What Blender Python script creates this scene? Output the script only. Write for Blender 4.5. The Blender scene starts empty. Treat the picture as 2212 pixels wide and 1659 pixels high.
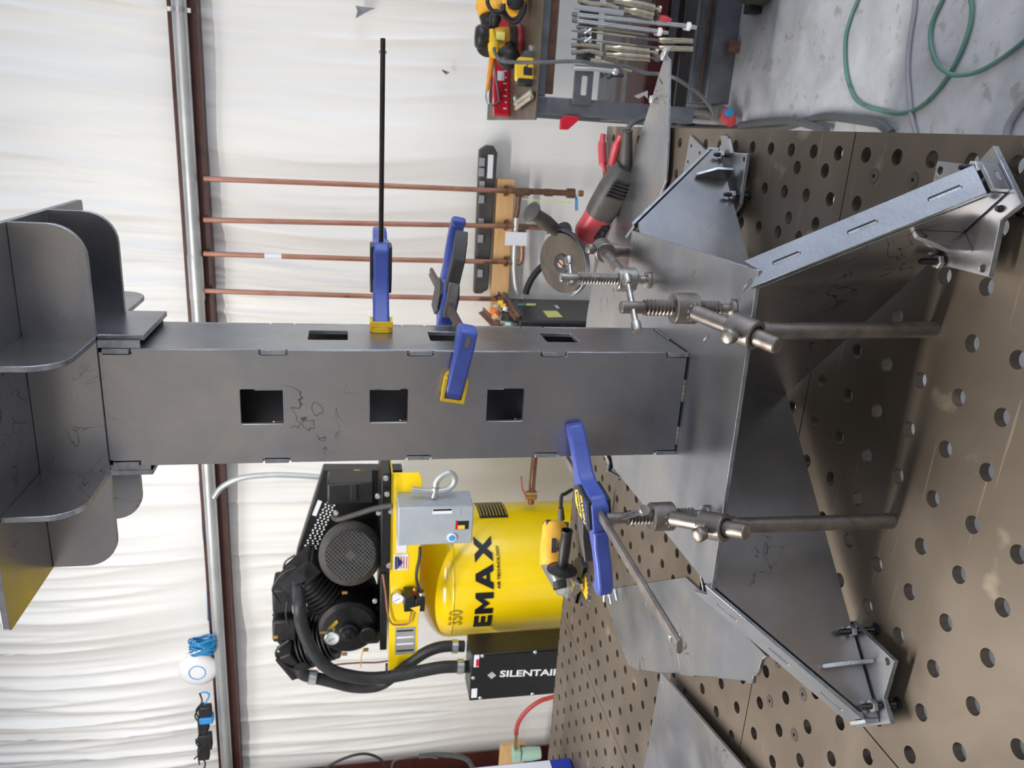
import bpy, math, random
from mathutils import Vector, Matrix, geometry, noise
random.seed(7)
SC = bpy.context.scene
COL = SC.collection
TZ = 0.9            # table-top height; everything is modelled relative to the table top and lifted at the end

# ------------------------------------------------------------------ camera
F_PX = 1682.5; YAW = -0.32028; PIT = 0.20211; ROLL = -0.00184
CAM = Vector((0.30611, -0.57539, 0.53814))
def cam_axes():
    cy, sy, cp, sp = math.cos(YAW), math.sin(YAW), math.cos(PIT), math.sin(PIT)
    f = Vector((sy*cp, cy*cp, -sp)); r = Vector((cy, -sy, 0)); u = r.cross(f)
    cr, sr = math.cos(ROLL), math.sin(ROLL)
    return r*cr+u*sr, -r*sr+u*cr, f
CR, CU, CF = cam_axes()
cd = bpy.data.cameras.new('camera'); cam = bpy.data.objects.new('camera', cd); COL.objects.link(cam)
cd.sensor_fit = 'HORIZONTAL'; cd.sensor_width = 36.0; cd.lens = F_PX*36.0/2212.0
cd.clip_start = 0.02; cd.clip_end = 60
X = -CU; Y = CR; Z = -CF                      # the phone was held on its side: the room's up points to the picture's left
cam.matrix_world = Matrix(((X.x, Y.x, Z.x, CAM.x), (X.y, Y.y, Z.y, CAM.y), (X.z, Y.z, Z.z, CAM.z+TZ), (0, 0, 0, 1)))
cd.dof.use_dof = True; cd.dof.focus_distance = 0.85; cd.dof.aperture_fstop = 15.0
SC.camera = cam
SC.view_settings.view_transform = 'Standard'; SC.view_settings.look = 'None'
SC.view_settings.gamma = 1.0; SC.view_settings.use_curve_mapping = False
SC.view_settings.exposure = 0.0

# ------------------------------------------------------------------ light
W = bpy.data.worlds.new('world'); SC.world = W; W.use_nodes = True
wn = W.node_tree.nodes; wl = W.node_tree.links
bg = wn['Background']
tc = wn.new('ShaderNodeTexCoord'); sx = wn.new('ShaderNodeSeparateXYZ'); rp = wn.new('ShaderNodeValToRGB'); mp = wn.new('ShaderNodeMapRange')
wl.new(tc.outputs['Generated'], sx.inputs[0]); wl.new(sx.outputs['Z'], mp.inputs['Value'])
mp.inputs['From Min'].default_value = -1; mp.inputs['From Max'].default_value = 1
wl.new(mp.outputs[0], rp.inputs[0])
e = rp.color_ramp.elements; e[0].position = 0.0; e[0].color = (.20, .19, .18, 1); e[1].position = 1.0; e[1].color = (.18, .19, .22, 1)
for ps, cc in ((.45, (.16, .15, .15, 1)), (.5, (.70, .65, .61, 1)), (.6, (.74, .70, .67, 1)), (.68, (.24, .235, .24, 1))):
    m_ = rp.color_ramp.elements.new(ps); m_.color = cc
mxr = wn.new('ShaderNodeMapRange'); mxr.interpolation_type = 'SMOOTHSTEP'; mxr.inputs['From Min'].default_value = .25; mxr.inputs['From Max'].default_value = .95   # open doorway towards +X
wl.new(sx.outputs['X'], mxr.inputs['Value'])
mix = wn.new('ShaderNodeMix'); mix.data_type = 'RGBA'; wl.new(mxr.outputs[0], mix.inputs[0]); wl.new(rp.outputs[0], mix.inputs[6]); mix.inputs[7].default_value = (1.05, 1.18, 1.42, 1)
wl.new(mix.outputs[2], bg.inputs['Color']); bg.inputs['Strength'].default_value = 1.0

def area(name, loc, target, sx_, sy_, power, col):
    l = bpy.data.lights.new(name, 'AREA'); l.shape = 'RECTANGLE'; l.size = sx_; l.size_y = sy_; l.energy = power; l.color = col
    o = bpy.data.objects.new(name, l); COL.objects.link(o); o.location = Vector(loc)
    d = (Vector(target)-Vector(loc)).normalized()
    o.rotation_euler = d.to_track_quat('-Z', 'Y').to_euler()
    return o
area('ceiling_light', (-1.5, .27, 3.2), (-1.5, .27, 0), 2.6, .16, 112, (1, .96, .9))
area('ceiling_light', (-1.2, 1.35, 3.3), (-1.0, 2.2, 0), 3.4, .25, 26, (1, .97, .92))
area('ceiling_light', (.9, -1.6, 3.2), (.6, -.9, 0), 2.4, .25, 16, (1, .97, .92))
area('doorway_daylight', (5.0, -.4, 1.0), (0, .8, 0), 3.6, 3.0, 95, (.82, .9, 1))

# ------------------------------------------------------------------ pixel helpers (photo 2212x1659 -> point at a known real depth)
def ray(x, y):
    U, V = 1659-y, x
    return CR*((U-829.5)/F_PX) - CU*((V-1106)/F_PX) + CF
def bz(x, y, z): d = ray(x, y); return CAM + d*((z-CAM.z)/d.z)
def by(x, y, Y): d = ray(x, y); return CAM + d*((Y-CAM.y)/d.y)
def bx(x, y, X): d = ray(x, y); return CAM + d*((X-CAM.x)/d.x)

# ------------------------------------------------------------------ mesh helpers
def V3(*a): return Vector(a)
class Fr:                                     # local frame
    def __init__(s, o=(0, 0, 0), u=(1, 0, 0), v=(0, 1, 0), w=None):
        s.o = Vector(o); s.u = Vector(u).normalized(); v = Vector(v)
        s.w = Vector(w).normalized() if w is not None else s.u.cross(v).normalized()
        s.v = s.w.cross(s.u).normalized()
    def p(s, a, b, c): return s.o + s.u*a + s.v*b + s.w*c
ID = Fr()
def axfr(o, axis, up=(0, 0, 1)):              # frame whose w is the axis
    a = Vector(axis).normalized(); up = Vector(up)
    if abs(a.dot(up)) > .95: up = Vector((1, 0, 0))
    u = up.cross(a).normalized(); f = Fr.__new__(Fr); f.o = Vector(o); f.u = u; f.w = a; f.v = a.cross(u); return f
class MB:
    def __init__(s): s.v = []; s.f = []; s.side = set()
    def add(s, vs, fs):
        n = len(s.v); s.v += [Vector(q) for q in vs]; s.f += [[n+i for i in f] for f in fs]; return s
    def box(s, x0, x1, y0, y1, z0, z1, fr=ID):
        s.add([fr.p(a, b, c) for c in (z0, z1) for b in (y0, y1) for a in (x0, x1)],
              [(0, 2, 3, 1), (4, 5, 7, 6), (0, 1, 5, 4), (2, 6, 7, 3), (0, 4, 6, 2), (1, 3, 7, 5)]); return s
    def prism(s, poly, z0, z1, fr=ID, holes=()):
        rings = [list(poly)] + [list(h) for h in holes]
        pts = []; edges = []; rid = []
        for k, r in enumerate(rings):
            n = len(pts); pts += [Vector((q[0], q[1])) for q in r]; rid += [k]*len(r)
            edges += [(n+i, n+(i+1) % len(r)) for i in range(len(r))]
        res = geometry.delaunay_2d_cdt(pts, edges, [], 0, 1e-7)
        vo, _, fo, ov = res[0], res[1], res[2], res[3]
        orid = [rid[o[0]] if o else -1 for o in ov]
        outer = rings[0]
        def inside(x, y):
            c = False; j = len(outer)-1
            for i in range(len(outer)):
                a, b = outer[i], outer[j]
                if (a[1] > y) != (b[1] > y) and x < (b[0]-a[0])*(y-a[1])/(b[1]-a[1])+a[0]: c = not c
                j = i
            return c
        F = []
        for f in fo:
            k = {orid[i] for i in f}
            if len(k) == 1 and next(iter(k)) > 0: continue
            if len(outer) > 4:
                cx = sum(vo[i].x for i in f)/3; cy_ = sum(vo[i].y for i in f)/3
                if not inside(cx, cy_): continue
            a, b, c = (vo[i] for i in f[:3])
            if (b-a).cross(c-a) < 0: f = f[::-1]
            F.append(list(f))
        n = len(vo)
        top = [fr.p(q.x, q.y, z1) for q in vo]; bot = [fr.p(q.x, q.y, z0) for q in vo]
        s.add(top+bot, [f for f in F]+[[i+n for i in reversed(f)] for f in F])
        base = len(s.v)-2*n
        from collections import Counter
        E = Counter()
        for f in F:
            for i in range(len(f)): E[(f[i], f[(i+1) % len(f)])] += 1
        for (a, b) in E:
            if (b, a) not in E: s.side.add(len(s.f)); s.f.append([base+a, base+a+n, base+b+n, base+b])
        return s
    def tube(s, path, r, n=12, caps=True, sm=0, flat=None):
        P = [Vector(q) for q in path]
        if sm: P = cat(P, sm)
        R = r if isinstance(r, (list, tuple)) else [r]*len(P)
        if len(R) != len(P): R = [R[min(len(R)-1, int(i*len(R)/len(P)))] for i in range(len(P))]
        t0 = (P[1]-P[0]).normalized(); up = Vector((0, 0, 1)) if abs(t0.z) < .9 else Vector((1, 0, 0))
        u = t0.cross(up).normalized(); vs = []
        for i, p in enumerate(P):
            t = (P[min(i+1, len(P)-1)]-P[max(i-1, 0)])
            t = t.normalized() if t.length > 1e-9 else t0
            u = (u-t*u.dot(t)).normalized(); w = t.cross(u)
            for k in range(n):
                a = 2*math.pi*k/n
                c, d = math.cos(a), math.sin(a)
                if flat: d *= flat
                vs.append(p+u*(R[i]*c)+w*(R[i]*d))
        fs = [[i*n+k, i*n+(k+1) % n, (i+1)*n+(k+1) % n, (i+1)*n+k] for i in range(len(P)-1) for k in range(n)]
        if caps: fs += [list(range(n))[::-1], [(len(P)-1)*n+k for k in range(n)]]
        return s.add(vs, fs)
    def lathe(s, prof, o, axis, n=20, a0=0, a1=2*math.pi, up=(0, 0, 1), sx=1.0, caps=True):
        fr = axfr(o, axis, up); full = abs(a1-a0-2*math.pi) < 1e-6; m = n if full else n+1
        vs = []
        for (r, t) in prof:
            for k in range(m):
                a = a0+(a1-a0)*k/n
                vs.append(fr.p(r*math.cos(a)*sx, r*math.sin(a), t))
        fs = []
        for i in range(len(prof)-1):
            for k in range(n):
                k2 = (k+1) % m
                fs.append([i*m+k, i*m+k2, (i+1)*m+k2, (i+1)*m+k])
        if full and caps:
            if prof[0][0] > 1e-6: fs.append([k for k in range(m)][::-1])
            if prof[-1][0] > 1e-6: fs.append([(len(prof)-1)*m+k for k in range(m)])
        return s.add(vs, fs)
    def cyl(s, a, b, r, n=16, r2=None): 
        a = Vector(a); b = Vector(b)
        return s.lathe([(r, 0), (r if r2 is None else r2, (b-a).length)], a, b-a, n)
    def hexn(s, o, axis, r, t0, t1): return s.lathe([(r*.86, t0), (r, t0+(t1-t0)*.12), (r, t1-(t1-t0)*.12), (r*.86, t1)], o, axis, 6)
    def sphere(s, c, r, n=14, m=9, sc=(1, 1, 1), fr=ID):
        vs = []; c = Vector(c)
        for i in range(m+1):
            th = math.pi*i/m
            for k in range(n):
                a = 2*math.pi*k/n
                vs.append(c+(fr.u*(math.sin(th)*math.cos(a)*sc[0])+fr.v*(math.sin(th)*math.sin(a)*sc[1])+fr.w*(math.cos(th)*sc[2]))*r)
        fs = [[i*n+k, (i+1)*n+k, (i+1)*n+(k+1) % n, i*n+(k+1) % n] for i in range(m) for k in range(n)]
        return s.add(vs, fs)
    def quad(s, a, b, c, d): return s.add([a, b, c, d], [(0, 1, 2, 3)])
    def loft(s, secs, n=20):                  # secs: (center, u, v, ru, rv, power)
        vs = []
        for (c, u, v, ru, rv, pw) in secs:
            for k in range(n):
                a = 2*math.pi*k/n; ca, sa = math.cos(a), math.sin(a)
                vs.append(Vector(c)+Vector(u)*(ru*math.copysign(abs(ca)**pw, ca))+Vector(v)*(rv*math.copysign(abs(sa)**pw, sa)))
        fs = [[i*n+k, i*n+(k+1) % n, (i+1)*n+(k+1) % n, (i+1)*n+k] for i in range(len(secs)-1) for k in range(n)]
        fs += [list(range(n))[::-1], [(len(secs)-1)*n+k for k in range(n)]]
        return s.add(vs, fs)
def cat(P, k):                                # Catmull-Rom
    out = []
    for i in range(len(P)-1):
        a = P[max(i-1, 0)]; b = P[i]; c = P[i+1]; d = P[min(i+2, len(P)-1)]
        for j in range(k):
            t = j/k
            out.append(.5*((2*b)+(c-a)*t+(2*a-5*b+4*c-d)*t*t+(3*b-a-3*c+d)*t**3))
    out.append(P[-1]); return out
def circ(cx, cy_, r, n=16, a0=0): return [(cx+r*math.cos(a0+2*math.pi*k/n), cy_+r*math.sin(a0+2*math.pi*k/n)) for k in range(n)]
def rrect(x0, x1, y0, y1, r, n=4):
    out = []
    for cx, cy_, a in ((x1-r, y1-r, 0), (x0+r, y1-r, 90), (x0+r, y0+r, 180), (x1-r, y0+r, 270)):
        for k in range(n+1):
            t = math.radians(a+90*k/n); out.append((cx+r*math.cos(t), cy_+r*math.sin(t)))
    return out

def link(name, mb, mat, parent=None, origin=None, bevel=0, ang=32, seg=2):
    me = bpy.data.meshes.new(name)
    o0 = Vector(origin) if origin is not None else Vector((0, 0, 0))
    if parent is not None:
        o0 = parent['_o'] if '_o' in parent else None
        o0 = Vector(o0)
    me.from_pydata([tuple(q-o0) for q in mb.v], [], mb.f)
    if mb.side and mat.name in ('mill_scale_steel', 'brushed_leg_steel'):
        for i_ in mb.side: me.polygons[i_].material_index = 1
    me.validate()
    import bmesh
    bm = bmesh.new(); bm.from_mesh(me); bmesh.ops.recalc_face_normals(bm, faces=bm.faces); bm.to_mesh(me); bm.free()
    me.materials.append(mat)
    if mb.side and mat.name in ('mill_scale_steel', 'brushed_leg_steel'): me.materials.append(MATS['laser_cut_edge_steel'])
    for p_ in me.polygons: p_.use_smooth = True
    me.set_sharp_from_angle(angle=math.radians(ang))
    o = bpy.data.objects.new(name, me); COL.objects.link(o)
    if parent is not None:
        o.parent = parent; o['_o'] = tuple(o0)
    else:
        o.location = o0; o['_o'] = tuple(o0)
    if bevel:
        b = o.modifiers.new('bevel', 'BEVEL'); b.width = bevel; b.segments = seg; b.limit_method = 'ANGLE'; b.angle_limit = math.radians(40)
        b.harden_normals = False
    return o
def thing(name, label, cat_, loc, group=None):
    o = bpy.data.objects.new(name, None); COL.objects.link(o); o.empty_display_size = .05
    o.location = Vector(loc); o['_o'] = tuple(Vector(loc)); o['label'] = label; o['category'] = cat_
    if group: o['group'] = group
    return o
def solo(name, mb, mat, label, cat_, group=None, bevel=0, ang=32):
    xs = [q.x for q in mb.v]; ys = [q.y for q in mb.v]; zs = [q.z for q in mb.v]
    o = link(name, mb, mat, None, ((min(xs)+max(xs))/2, (min(ys)+max(ys))/2, min(zs)), bevel, ang)
    o['label'] = label; o['category'] = cat_
    if group: o['group'] = group
    return o
def struct(name, mb, mat, bevel=0, ang=32):
    o = link(name, mb, mat, None, None, bevel, ang); o['kind'] = 'structure'; return o
def text(name, s, fr, size, mat, parent, thick=.0004, align='CENTER', bold=0.0, xs=1.0, label=None):
    c = bpy.data.curves.new(name, 'FONT'); c.body = s; c.size = size; c.align_x = align; c.align_y = 'CENTER'
    c.extrude = thick/2; c.offset = bold; c.resolution_u = 3; c.space_character = 1.0
    o = bpy.data.objects.new(name, c); COL.objects.link(o)
    me = bpy.data.meshes.new_from_object(o); bpy.data.objects.remove(o); bpy.data.curves.remove(c)
    mb = MB(); mb.v = [fr.p(q.co.x*xs, q.co.y, q.co.z+thick/2) for q in me.vertices]; mb.f = [list(p_.vertices) for p_ in me.polygons]
    bpy.data.meshes.remove(me)
    r = link(name, mb, mat, parent)
    if label: r['label'] = label
    return r
def copy_tree(o, parent=None):
    c = o.copy(); COL.objects.link(c); c.parent = parent
    for ch in o.children: copy_tree(ch, c)
    return c

# ------------------------------------------------------------------ materials
def hx(s):
    s = s.lstrip('#'); c = [int(s[i:i+2], 16)/255 for i in (0, 2, 4)]
    return tuple((q/12.92 if q <= .04045 else ((q+.055)/1.055)**2.4) for q in c)+(1,)
MATS = {}
def mat(name, c1, c2=None, rough=.5, metal=0.0, scale=8, r2=None, bump=0, bscale=60, spec=.5, emit=0, stretch=(1, 1, 1), c3=None, th3=.62, scale3=30, coat=0, detail=5, lo=.35, hi=.68):
    m = bpy.data.materials.new(name); m.use_nodes = True; nt = m.node_tree; N = nt.nodes; L = nt.links
    b = N['Principled BSDF']; b.inputs['Metallic'].default_value = metal; b.inputs['Roughness'].default_value = rough
    b.inputs['Specular IOR Level'].default_value = spec; b.inputs['Coat Weight'].default_value = coat; b.inputs['Coat Roughness'].default_value = .12
    c1 = hx(c1) if isinstance(c1, str) else c1; c2 = (hx(c2) if isinstance(c2, str) else c2) if c2 else c1
    t = N.new('ShaderNodeTexCoord'); mpn = N.new('ShaderNodeMapping'); mpn.inputs['Scale'].default_value = stretch
    L.new(t.outputs['Object'], mpn.inputs[0])
    nz = N.new('ShaderNodeTexNoise'); nz.inputs['Scale'].default_value = scale; nz.inputs['Detail'].default_value = detail; nz.inputs['Roughness'].default_value = .6
    nz.inputs['Distortion'].default_value = .6
    L.new(mpn.outputs[0], nz.inputs['Vector'])
    cr = N.new('ShaderNodeValToRGB'); cr.color_ramp.elements[0].position = lo; cr.color_ramp.elements[1].position = hi
    cr.color_ramp.elements[0].color = c1; cr.color_ramp.elements[1].color = c2
    L.new(nz.outputs['Fac'], cr.inputs[0]); out = cr.outputs[0]
    if c3:
        n3 = N.new('ShaderNodeTexNoise'); n3.inputs['Scale'].default_value = scale3; n3.inputs['Detail'].default_value = 6
        L.new(mpn.outputs[0], n3.inputs['Vector'])
        r3 = N.new('ShaderNodeValToRGB'); r3.color_ramp.elements[0].position = th3; r3.color_ramp.elements[1].position = th3+.08
        L.new(n3.outputs['Fac'], r3.inputs[0])
        mx = N.new('ShaderNodeMix'); mx.data_type = 'RGBA'; L.new(r3.outputs[0], mx.inputs[0]); L.new(out, mx.inputs[6]); mx.inputs[7].default_value = hx(c3); out = mx.outputs[2]
    L.new(out, b.inputs['Base Color'])
    if r2 is not None:
        mr = N.new('ShaderNodeMapRange'); mr.inputs['From Min'].default_value = .3; mr.inputs['From Max'].default_value = .7
        mr.inputs['To Min'].default_value = rough; mr.inputs['To Max'].default_value = r2
        n2 = N.new('ShaderNodeTexNoise'); n2.inputs['Scale'].default_value = scale*1.7; n2.inputs['Detail'].default_value = 6; L.new(mpn.outputs[0], n2.inputs['Vector'])
        L.new(n2.outputs['Fac'], mr.inputs['Value']); L.new(mr.outputs[0], b.inputs['Roughness'])
    if bump:
        nb = N.new('ShaderNodeTexNoise'); nb.inputs['Scale'].default_value = bscale; nb.inputs['Detail'].default_value = 4; L.new(mpn.outputs[0], nb.inputs['Vector'])
        bp = N.new('ShaderNodeBump'); bp.inputs['Strength'].default_value = bump; bp.inputs['Distance'].default_value = .002
        L.new(nb.outputs['Fac'], bp.inputs['Height']); L.new(bp.outputs[0], b.inputs['Normal'])
    if emit:
        b.inputs['Emission Color'].default_value = c1; b.inputs['Emission Strength'].default_value = emit
    MATS[name] = m; return m
def add_stain(m, col, scale=9, width=.012, cover=.5, cscale=4):
    """thin wandering oil-water tide lines"""
    nt = m.node_tree; N = nt.nodes; L = nt.links; b = N['Principled BSDF']
    src = b.inputs['Base Color'].links[0].from_socket
    t = N.new('ShaderNodeTexCoord'); n1 = N.new('ShaderNodeTexNoise'); n1.inputs['Scale'].default_value = scale; n1.inputs['Detail'].default_value = 3; n1.inputs['Distortion'].default_value = 1.2
    L.new(t.outputs['Object'], n1.inputs['Vector'])
    a = N.new('ShaderNodeMath'); a.operation = 'SUBTRACT'; a.inputs[1].default_value = .5; L.new(n1.outputs['Fac'], a.inputs[0])
    ab = N.new('ShaderNodeMath'); ab.operation = 'ABSOLUTE'; L.new(a.outputs[0], ab.inputs[0])
    mr = N.new('ShaderNodeMapRange'); mr.inputs['From Min'].default_value = 0; mr.inputs['From Max'].default_value = width; mr.inputs['To Min'].default_value = 1; mr.inputs['To Max'].default_value = 0
    L.new(ab.outputs[0], mr.inputs['Value'])
    n2 = N.new('ShaderNodeTexNoise'); n2.inputs['Scale'].default_value = cscale; L.new(t.outputs['Object'], n2.inputs['Vector'])
    m2 = N.new('ShaderNodeMapRange'); m2.inputs['From Min'].default_value = cover; m2.inputs['From Max'].default_value = cover+.06
    L.new(n2.outputs['Fac'], m2.inputs['Value'])
    ml = N.new('ShaderNodeMath'); ml.operation = 'MULTIPLY'; L.new(mr.outputs[0], ml.inputs[0]); L.new(m2.outputs[0], ml.inputs[1])
    mx = N.new('ShaderNodeMix'); mx.data_type = 'RGBA'; L.new(ml.outputs[0], mx.inputs[0]); L.new(src, mx.inputs[6]); mx.inputs[7].default_value = hx(col)
    L.new(mx.outputs[2], b.inputs['Base Color'])
def add_scratch(m, col, n=3, amt=.7):
    nt = m.node_tree; N = nt.nodes; L = nt.links; b = N['Principled BSDF']
    t = N.new('ShaderNodeTexCoord')
    for k in range(n):
        src = b.inputs['Base Color'].links[0].from_socket
        mpn = N.new('ShaderNodeMapping'); mpn.inputs['Rotation'].default_value = (0, 0, [.15, 1.9, 2.8, .8][k]); mpn.inputs['Scale'].default_value = (1.6, 60, 1)
        L.new(t.outputs['Object'], mpn.inputs[0])
        v = N.new('ShaderNodeTexNoise'); v.inputs['Scale'].default_value = 2.2+k; v.inputs['Detail'].default_value = 1; v.inputs['Distortion'].default_value = .15; L.new(mpn.outputs[0], v.inputs['Vector'])
        mr = N.new('ShaderNodeMapRange'); mr.inputs['From Min'].default_value = .735; mr.inputs['From Max'].default_value = .78; mr.inputs['To Max'].default_value = amt
        L.new(v.outputs['Fac'], mr.inputs['Value'])
        mx = N.new('ShaderNodeMix'); mx.data_type = 'RGBA'; L.new(mr.outputs[0], mx.inputs[0]); L.new(src, mx.inputs[6]); mx.inputs[7].default_value = hx(col)
        L.new(mx.outputs[2], b.inputs['Base Color'])

M_steel = mat('mill_scale_steel', '#989ba3', '#b0aca8', rough=.24, r2=.38, metal=.93, scale=7, bump=.03, bscale=240)
add_stain(M_steel, '#4c4d55', 17, .010, .58, 6)
M_edge = mat('laser_cut_edge_steel', '#b2b6bb', '#8e9398', rough=.42, metal=.85, scale=60, bump=.2, bscale=500)
M_bar = mat('clamp_bar_steel', '#77706b', '#9a938d', rough=.34, r2=.5, metal=.85, scale=30, bump=.15, bscale=150, c3='#6a4f40', th3=.62, scale3=25)
M_bright = mat('machined_steel', '#9a9590', '#c0bcb6', rough=.24, r2=.34, metal=.95, scale=40, bump=.04, bscale=200)
M_zinc = mat('zinc_plated_steel', '#c3c7c8', '#dadcdb', rough=.28, metal=.9, scale=50)
M_black_bolt = mat('black_oxide_steel', '#26262a', '#3a3a3e', rough=.35, metal=.7, scale=60)
M_table = mat('welding_table_steel', '#5f554a', '#73685c', rough=.40, r2=.56, metal=.6, scale=5, bump=.02, bscale=300, c3='#8d8172', th3=.66, scale3=14)
add_scratch(M_table, '#a89b88', 3, .28)
M_weld = mat('weld_bead', '#7a7470', '#a69c90', rough=.45, metal=.7, scale=120, bump=.6, bscale=400)
M_blue = mat('clamp_blue_resin', '#3d4fa0', '#4b60b4', rough=.38, scale=20, bump=.08, bscale=300, c3='#6c7cc0', th3=.72, scale3=60)
M_black = mat('black_resin', '#1b1b1d', '#26262a', rough=.42, scale=30, bump=.08, bscale=300)
M_grey_resin = mat('charcoal_resin', '#3a3836', '#4b4946', rough=.55, scale=25, bump=.1, bscale=250)
M_yel_pad = mat('yellow_pad_rubber', '#e0b416', '#f0c52c', rough=.5, scale=25, c3='#7a5d16', th3=.7, scale3=60)
M_yellow = mat('yellow_enamel', '#f3cd08', '#f8d712', rough=.22, scale=3, coat=.4)
M_yeltool = mat('yellow_tool_resin', '#e8a62c', '#f3b942', rough=.5, scale=25, c3='#8d6425', th3=.68, scale3=35)
M_blackpaint = mat('black_paint', '#111113', '#1a1a1c', rough=.38, scale=20, bump=.05, bscale=200)
M_iron = mat('black_cast_iron', '#0e0e10', '#1b1b1d', rough=.5, scale=40, bump=.4, bscale=160)
M_rubber = mat('black_hose_rubber', '#1c1d1f', '#2a2c2e', rough=.5, scale=20)
M_greybox = mat('grey_enamel', '#9ba3aa', '#a6adb2', rough=.4, scale=12, bump=.1, bscale=400)
M_wall = mat('white_insulation_sheet', '#f3f2ee', '#e9e8e6', rough=.42, scale=2, stretch=(3, 1, .3), bump=.25, bscale=9, c3='#d9d2c6', th3=.72, scale3=7)
M_floor = mat('grey_concrete', '#a6a8ad', '#c0c2c8', rough=.55, r2=.75, scale=7, bump=.5, bscale=70, c3='#a09e9c', th3=.60, scale3=26, detail=9)
M_redoxide = mat('red_oxide_primer', '#43201b', '#502822', rough=.45, scale=12, c3='#331714', th3=.62, scale3=9)
M_galv = mat('galvanised_conduit', '#b4b7b8', '#cbcdcd', rough=.36, r2=.45, metal=.6, scale=6)
M_copper = mat('copper_pipe', '#9c6d5b', '#b98a78', rough=.36, r2=.5, metal=.6, scale=9, c3='#75503f', th3=.62, scale3=14, stretch=(1, 1, .5))
M_copperdark = mat('weathered_copper', '#6e5040', '#876652', rough=.42, metal=.6, scale=30, c3='#4a6a62', th3=.72, scale3=40)
M_wood = mat('pine_board', '#cfa36c', '#dcb582', rough=.62, scale=9, stretch=(1, 1, 9), bump=.15, bscale=40)
M_redtool = mat('red_tool_resin', '#b03a44', '#c04a54', rough=.42, scale=20, c3='#7c3436', th3=.7, scale3=40)
M_red = mat('red_paint', '#b5122c', '#c81a36', rough=.38, scale=12)
M_redhose = mat('red_rubber_hose', '#b23a3e', '#c2484a', rough=.4, scale=12)
M_white = mat('white_plastic', '#e9e9ec', '#f0f0f2', rough=.35, scale=10)
M_label = mat('white_label', '#e4e6ee', '#dfe2ea', rough=.5, scale=20)
M_labtext = mat('label_print', '#3b4aa2', '#3b4aa2', rough=.6)
M_txtblack = mat('black_print', '#14141c', '#14141c', rough=.45)
M_txtwhite = mat('white_print', '#e8e8e8', '#e8e8e8', rough=.5)
M_txtyellow = mat('yellow_print', '#e8c23a', '#e8c23a', rough=.5)
M_bluecab = mat('blue_cable', '#1d7db4', '#2b8fc6', rough=.4, scale=20)
M_bluetape = mat('blue_tape', '#2f8fd8', '#3a9be0', rough=.5, scale=20)
M_brass = mat('brass', '#a98045', '#c49a5a', rough=.32, metal=.85, scale=30)
M_cord = mat('grey_cord', '#4c4e50', '#5a5c5e', rough=.5, scale=12)
M_green = mat('green_hose', '#4f786d', '#5d877c', rough=.45, scale=8, c3='#36604f', th3=.6, scale3=20)
M_greyhose = mat('pale_grey_cable', '#8d8f96', '#9a9ca2', rough=.5, scale=8)
M_tan = mat('tan_spindle', '#a08a70', '#b09a80', rough=.4)
M_disc = mat('abrasive_disc', '#3a332d', '#544a40', rough=.75, scale=18, bump=.5, bscale=400)
M_guard = mat('guard_steel', '#5c6066', '#7a7e84', rough=.34, metal=.7, scale=14, c3='#8a6a58', th3=.7, scale3=20)
M_nickel = mat('nickel_plated', '#b9b09c', '#d6cebb', rough=.25, metal=.9, scale=30)
M_cartsteel = mat('square_tube_steel', '#5c6067', '#767a82', rough=.42, metal=.55, scale=9, c3='#6b6e74', th3=.64, scale3=20)
M_rust = mat('rusty_steel', '#6a4a3c', '#806052', rough=.7, metal=.2, scale=30, bump=.4, bscale=150, c3='#a89080', th3=.64, scale3=50)
M_gauge = mat('gauge_face', '#e4e8ea', '#eef0f0', rough=.3)
M_teal = mat('teal_print', '#3c9a90', '#3c9a90', rough=.5)
M_orange = mat('orange_print', '#e8702a', '#e8702a', rough=.5)
M_navy = mat('navy_print', '#1c2a66', '#1c2a66', rough=.5)
M_tin = mat('blue_tin_paint', '#1e37a0', '#2440b0', rough=.3, scale=10)
M_ylabel = mat('pale_yellow_label', '#dfe07c', '#e8e88a', rough=.5)
M_darkgreen = mat('dark_green_paint', '#3f4a3c', '#4b5747', rough=.5, scale=10)
M_aqua = mat('pale_green_plastic', '#9fc4b4', '#a9ccbc', rough=.4)

# ================================================================== SETTING
WY = 3.0; FZ = -TZ
def wall_mesh():
    mb = MB(); nx, nz = 1300, 60; x0, x1, z0, z1 = -5.0, 5.0, FZ, 3.2
    def h(x, z):
        n3 = lambda a_, b_, c_: noise.noise(Vector((a_, b_, c_)))
        xx = x+.10*n3(x*.9, z*.8, 11.0)
        a = n3(xx*4.0, z*.45, 1.3)*.030+n3(xx*1.7, z*.3, 3)*.030
        r1 = 1-abs(n3(xx*9.5, z*.55, 5.5))*2.2; r2_ = 1-abs(n3(xx*21+z*.6, z*.9, 8.5))*2.4
        m1 = max(0, n3(xx*1.3, z*1.1, 21)+.25)
        a += max(0, r1)**3*.020*(.4+m1*1.6)+max(0, r2_)**3*.009*(.3+m1*2)
        g = 1.0
        if z < .45: g = max(.14, .14+.86*(z+.15)/.6)
        d = abs(z-1.18)
        if d < .3: g *= .45+.55*d/.3
        return a*g
    for j in range(nz+1):
        z = z0+(z1-z0)*j/nz
        for i in range(nx+1):
            x = x0+(x1-x0)*i/nx
            mb.v.append(Vector((x, WY+.02-h(x, z), z)))
    for j in range(nz):
        for i in range(nx): mb.f.append([j*(nx+1)+i, j*(nx+1)+i+1, (j+1)*(nx+1)+i+1, (j+1)*(nx+1)+i])
    return mb
wall = struct('wall_back', wall_mesh(), M_wall, ang=180)
# floor
mb = MB(); mb.box(-5.0, 5.0, -4.0, WY+.05, FZ-.05, FZ); struct('floor', mb, M_floor)
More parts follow.
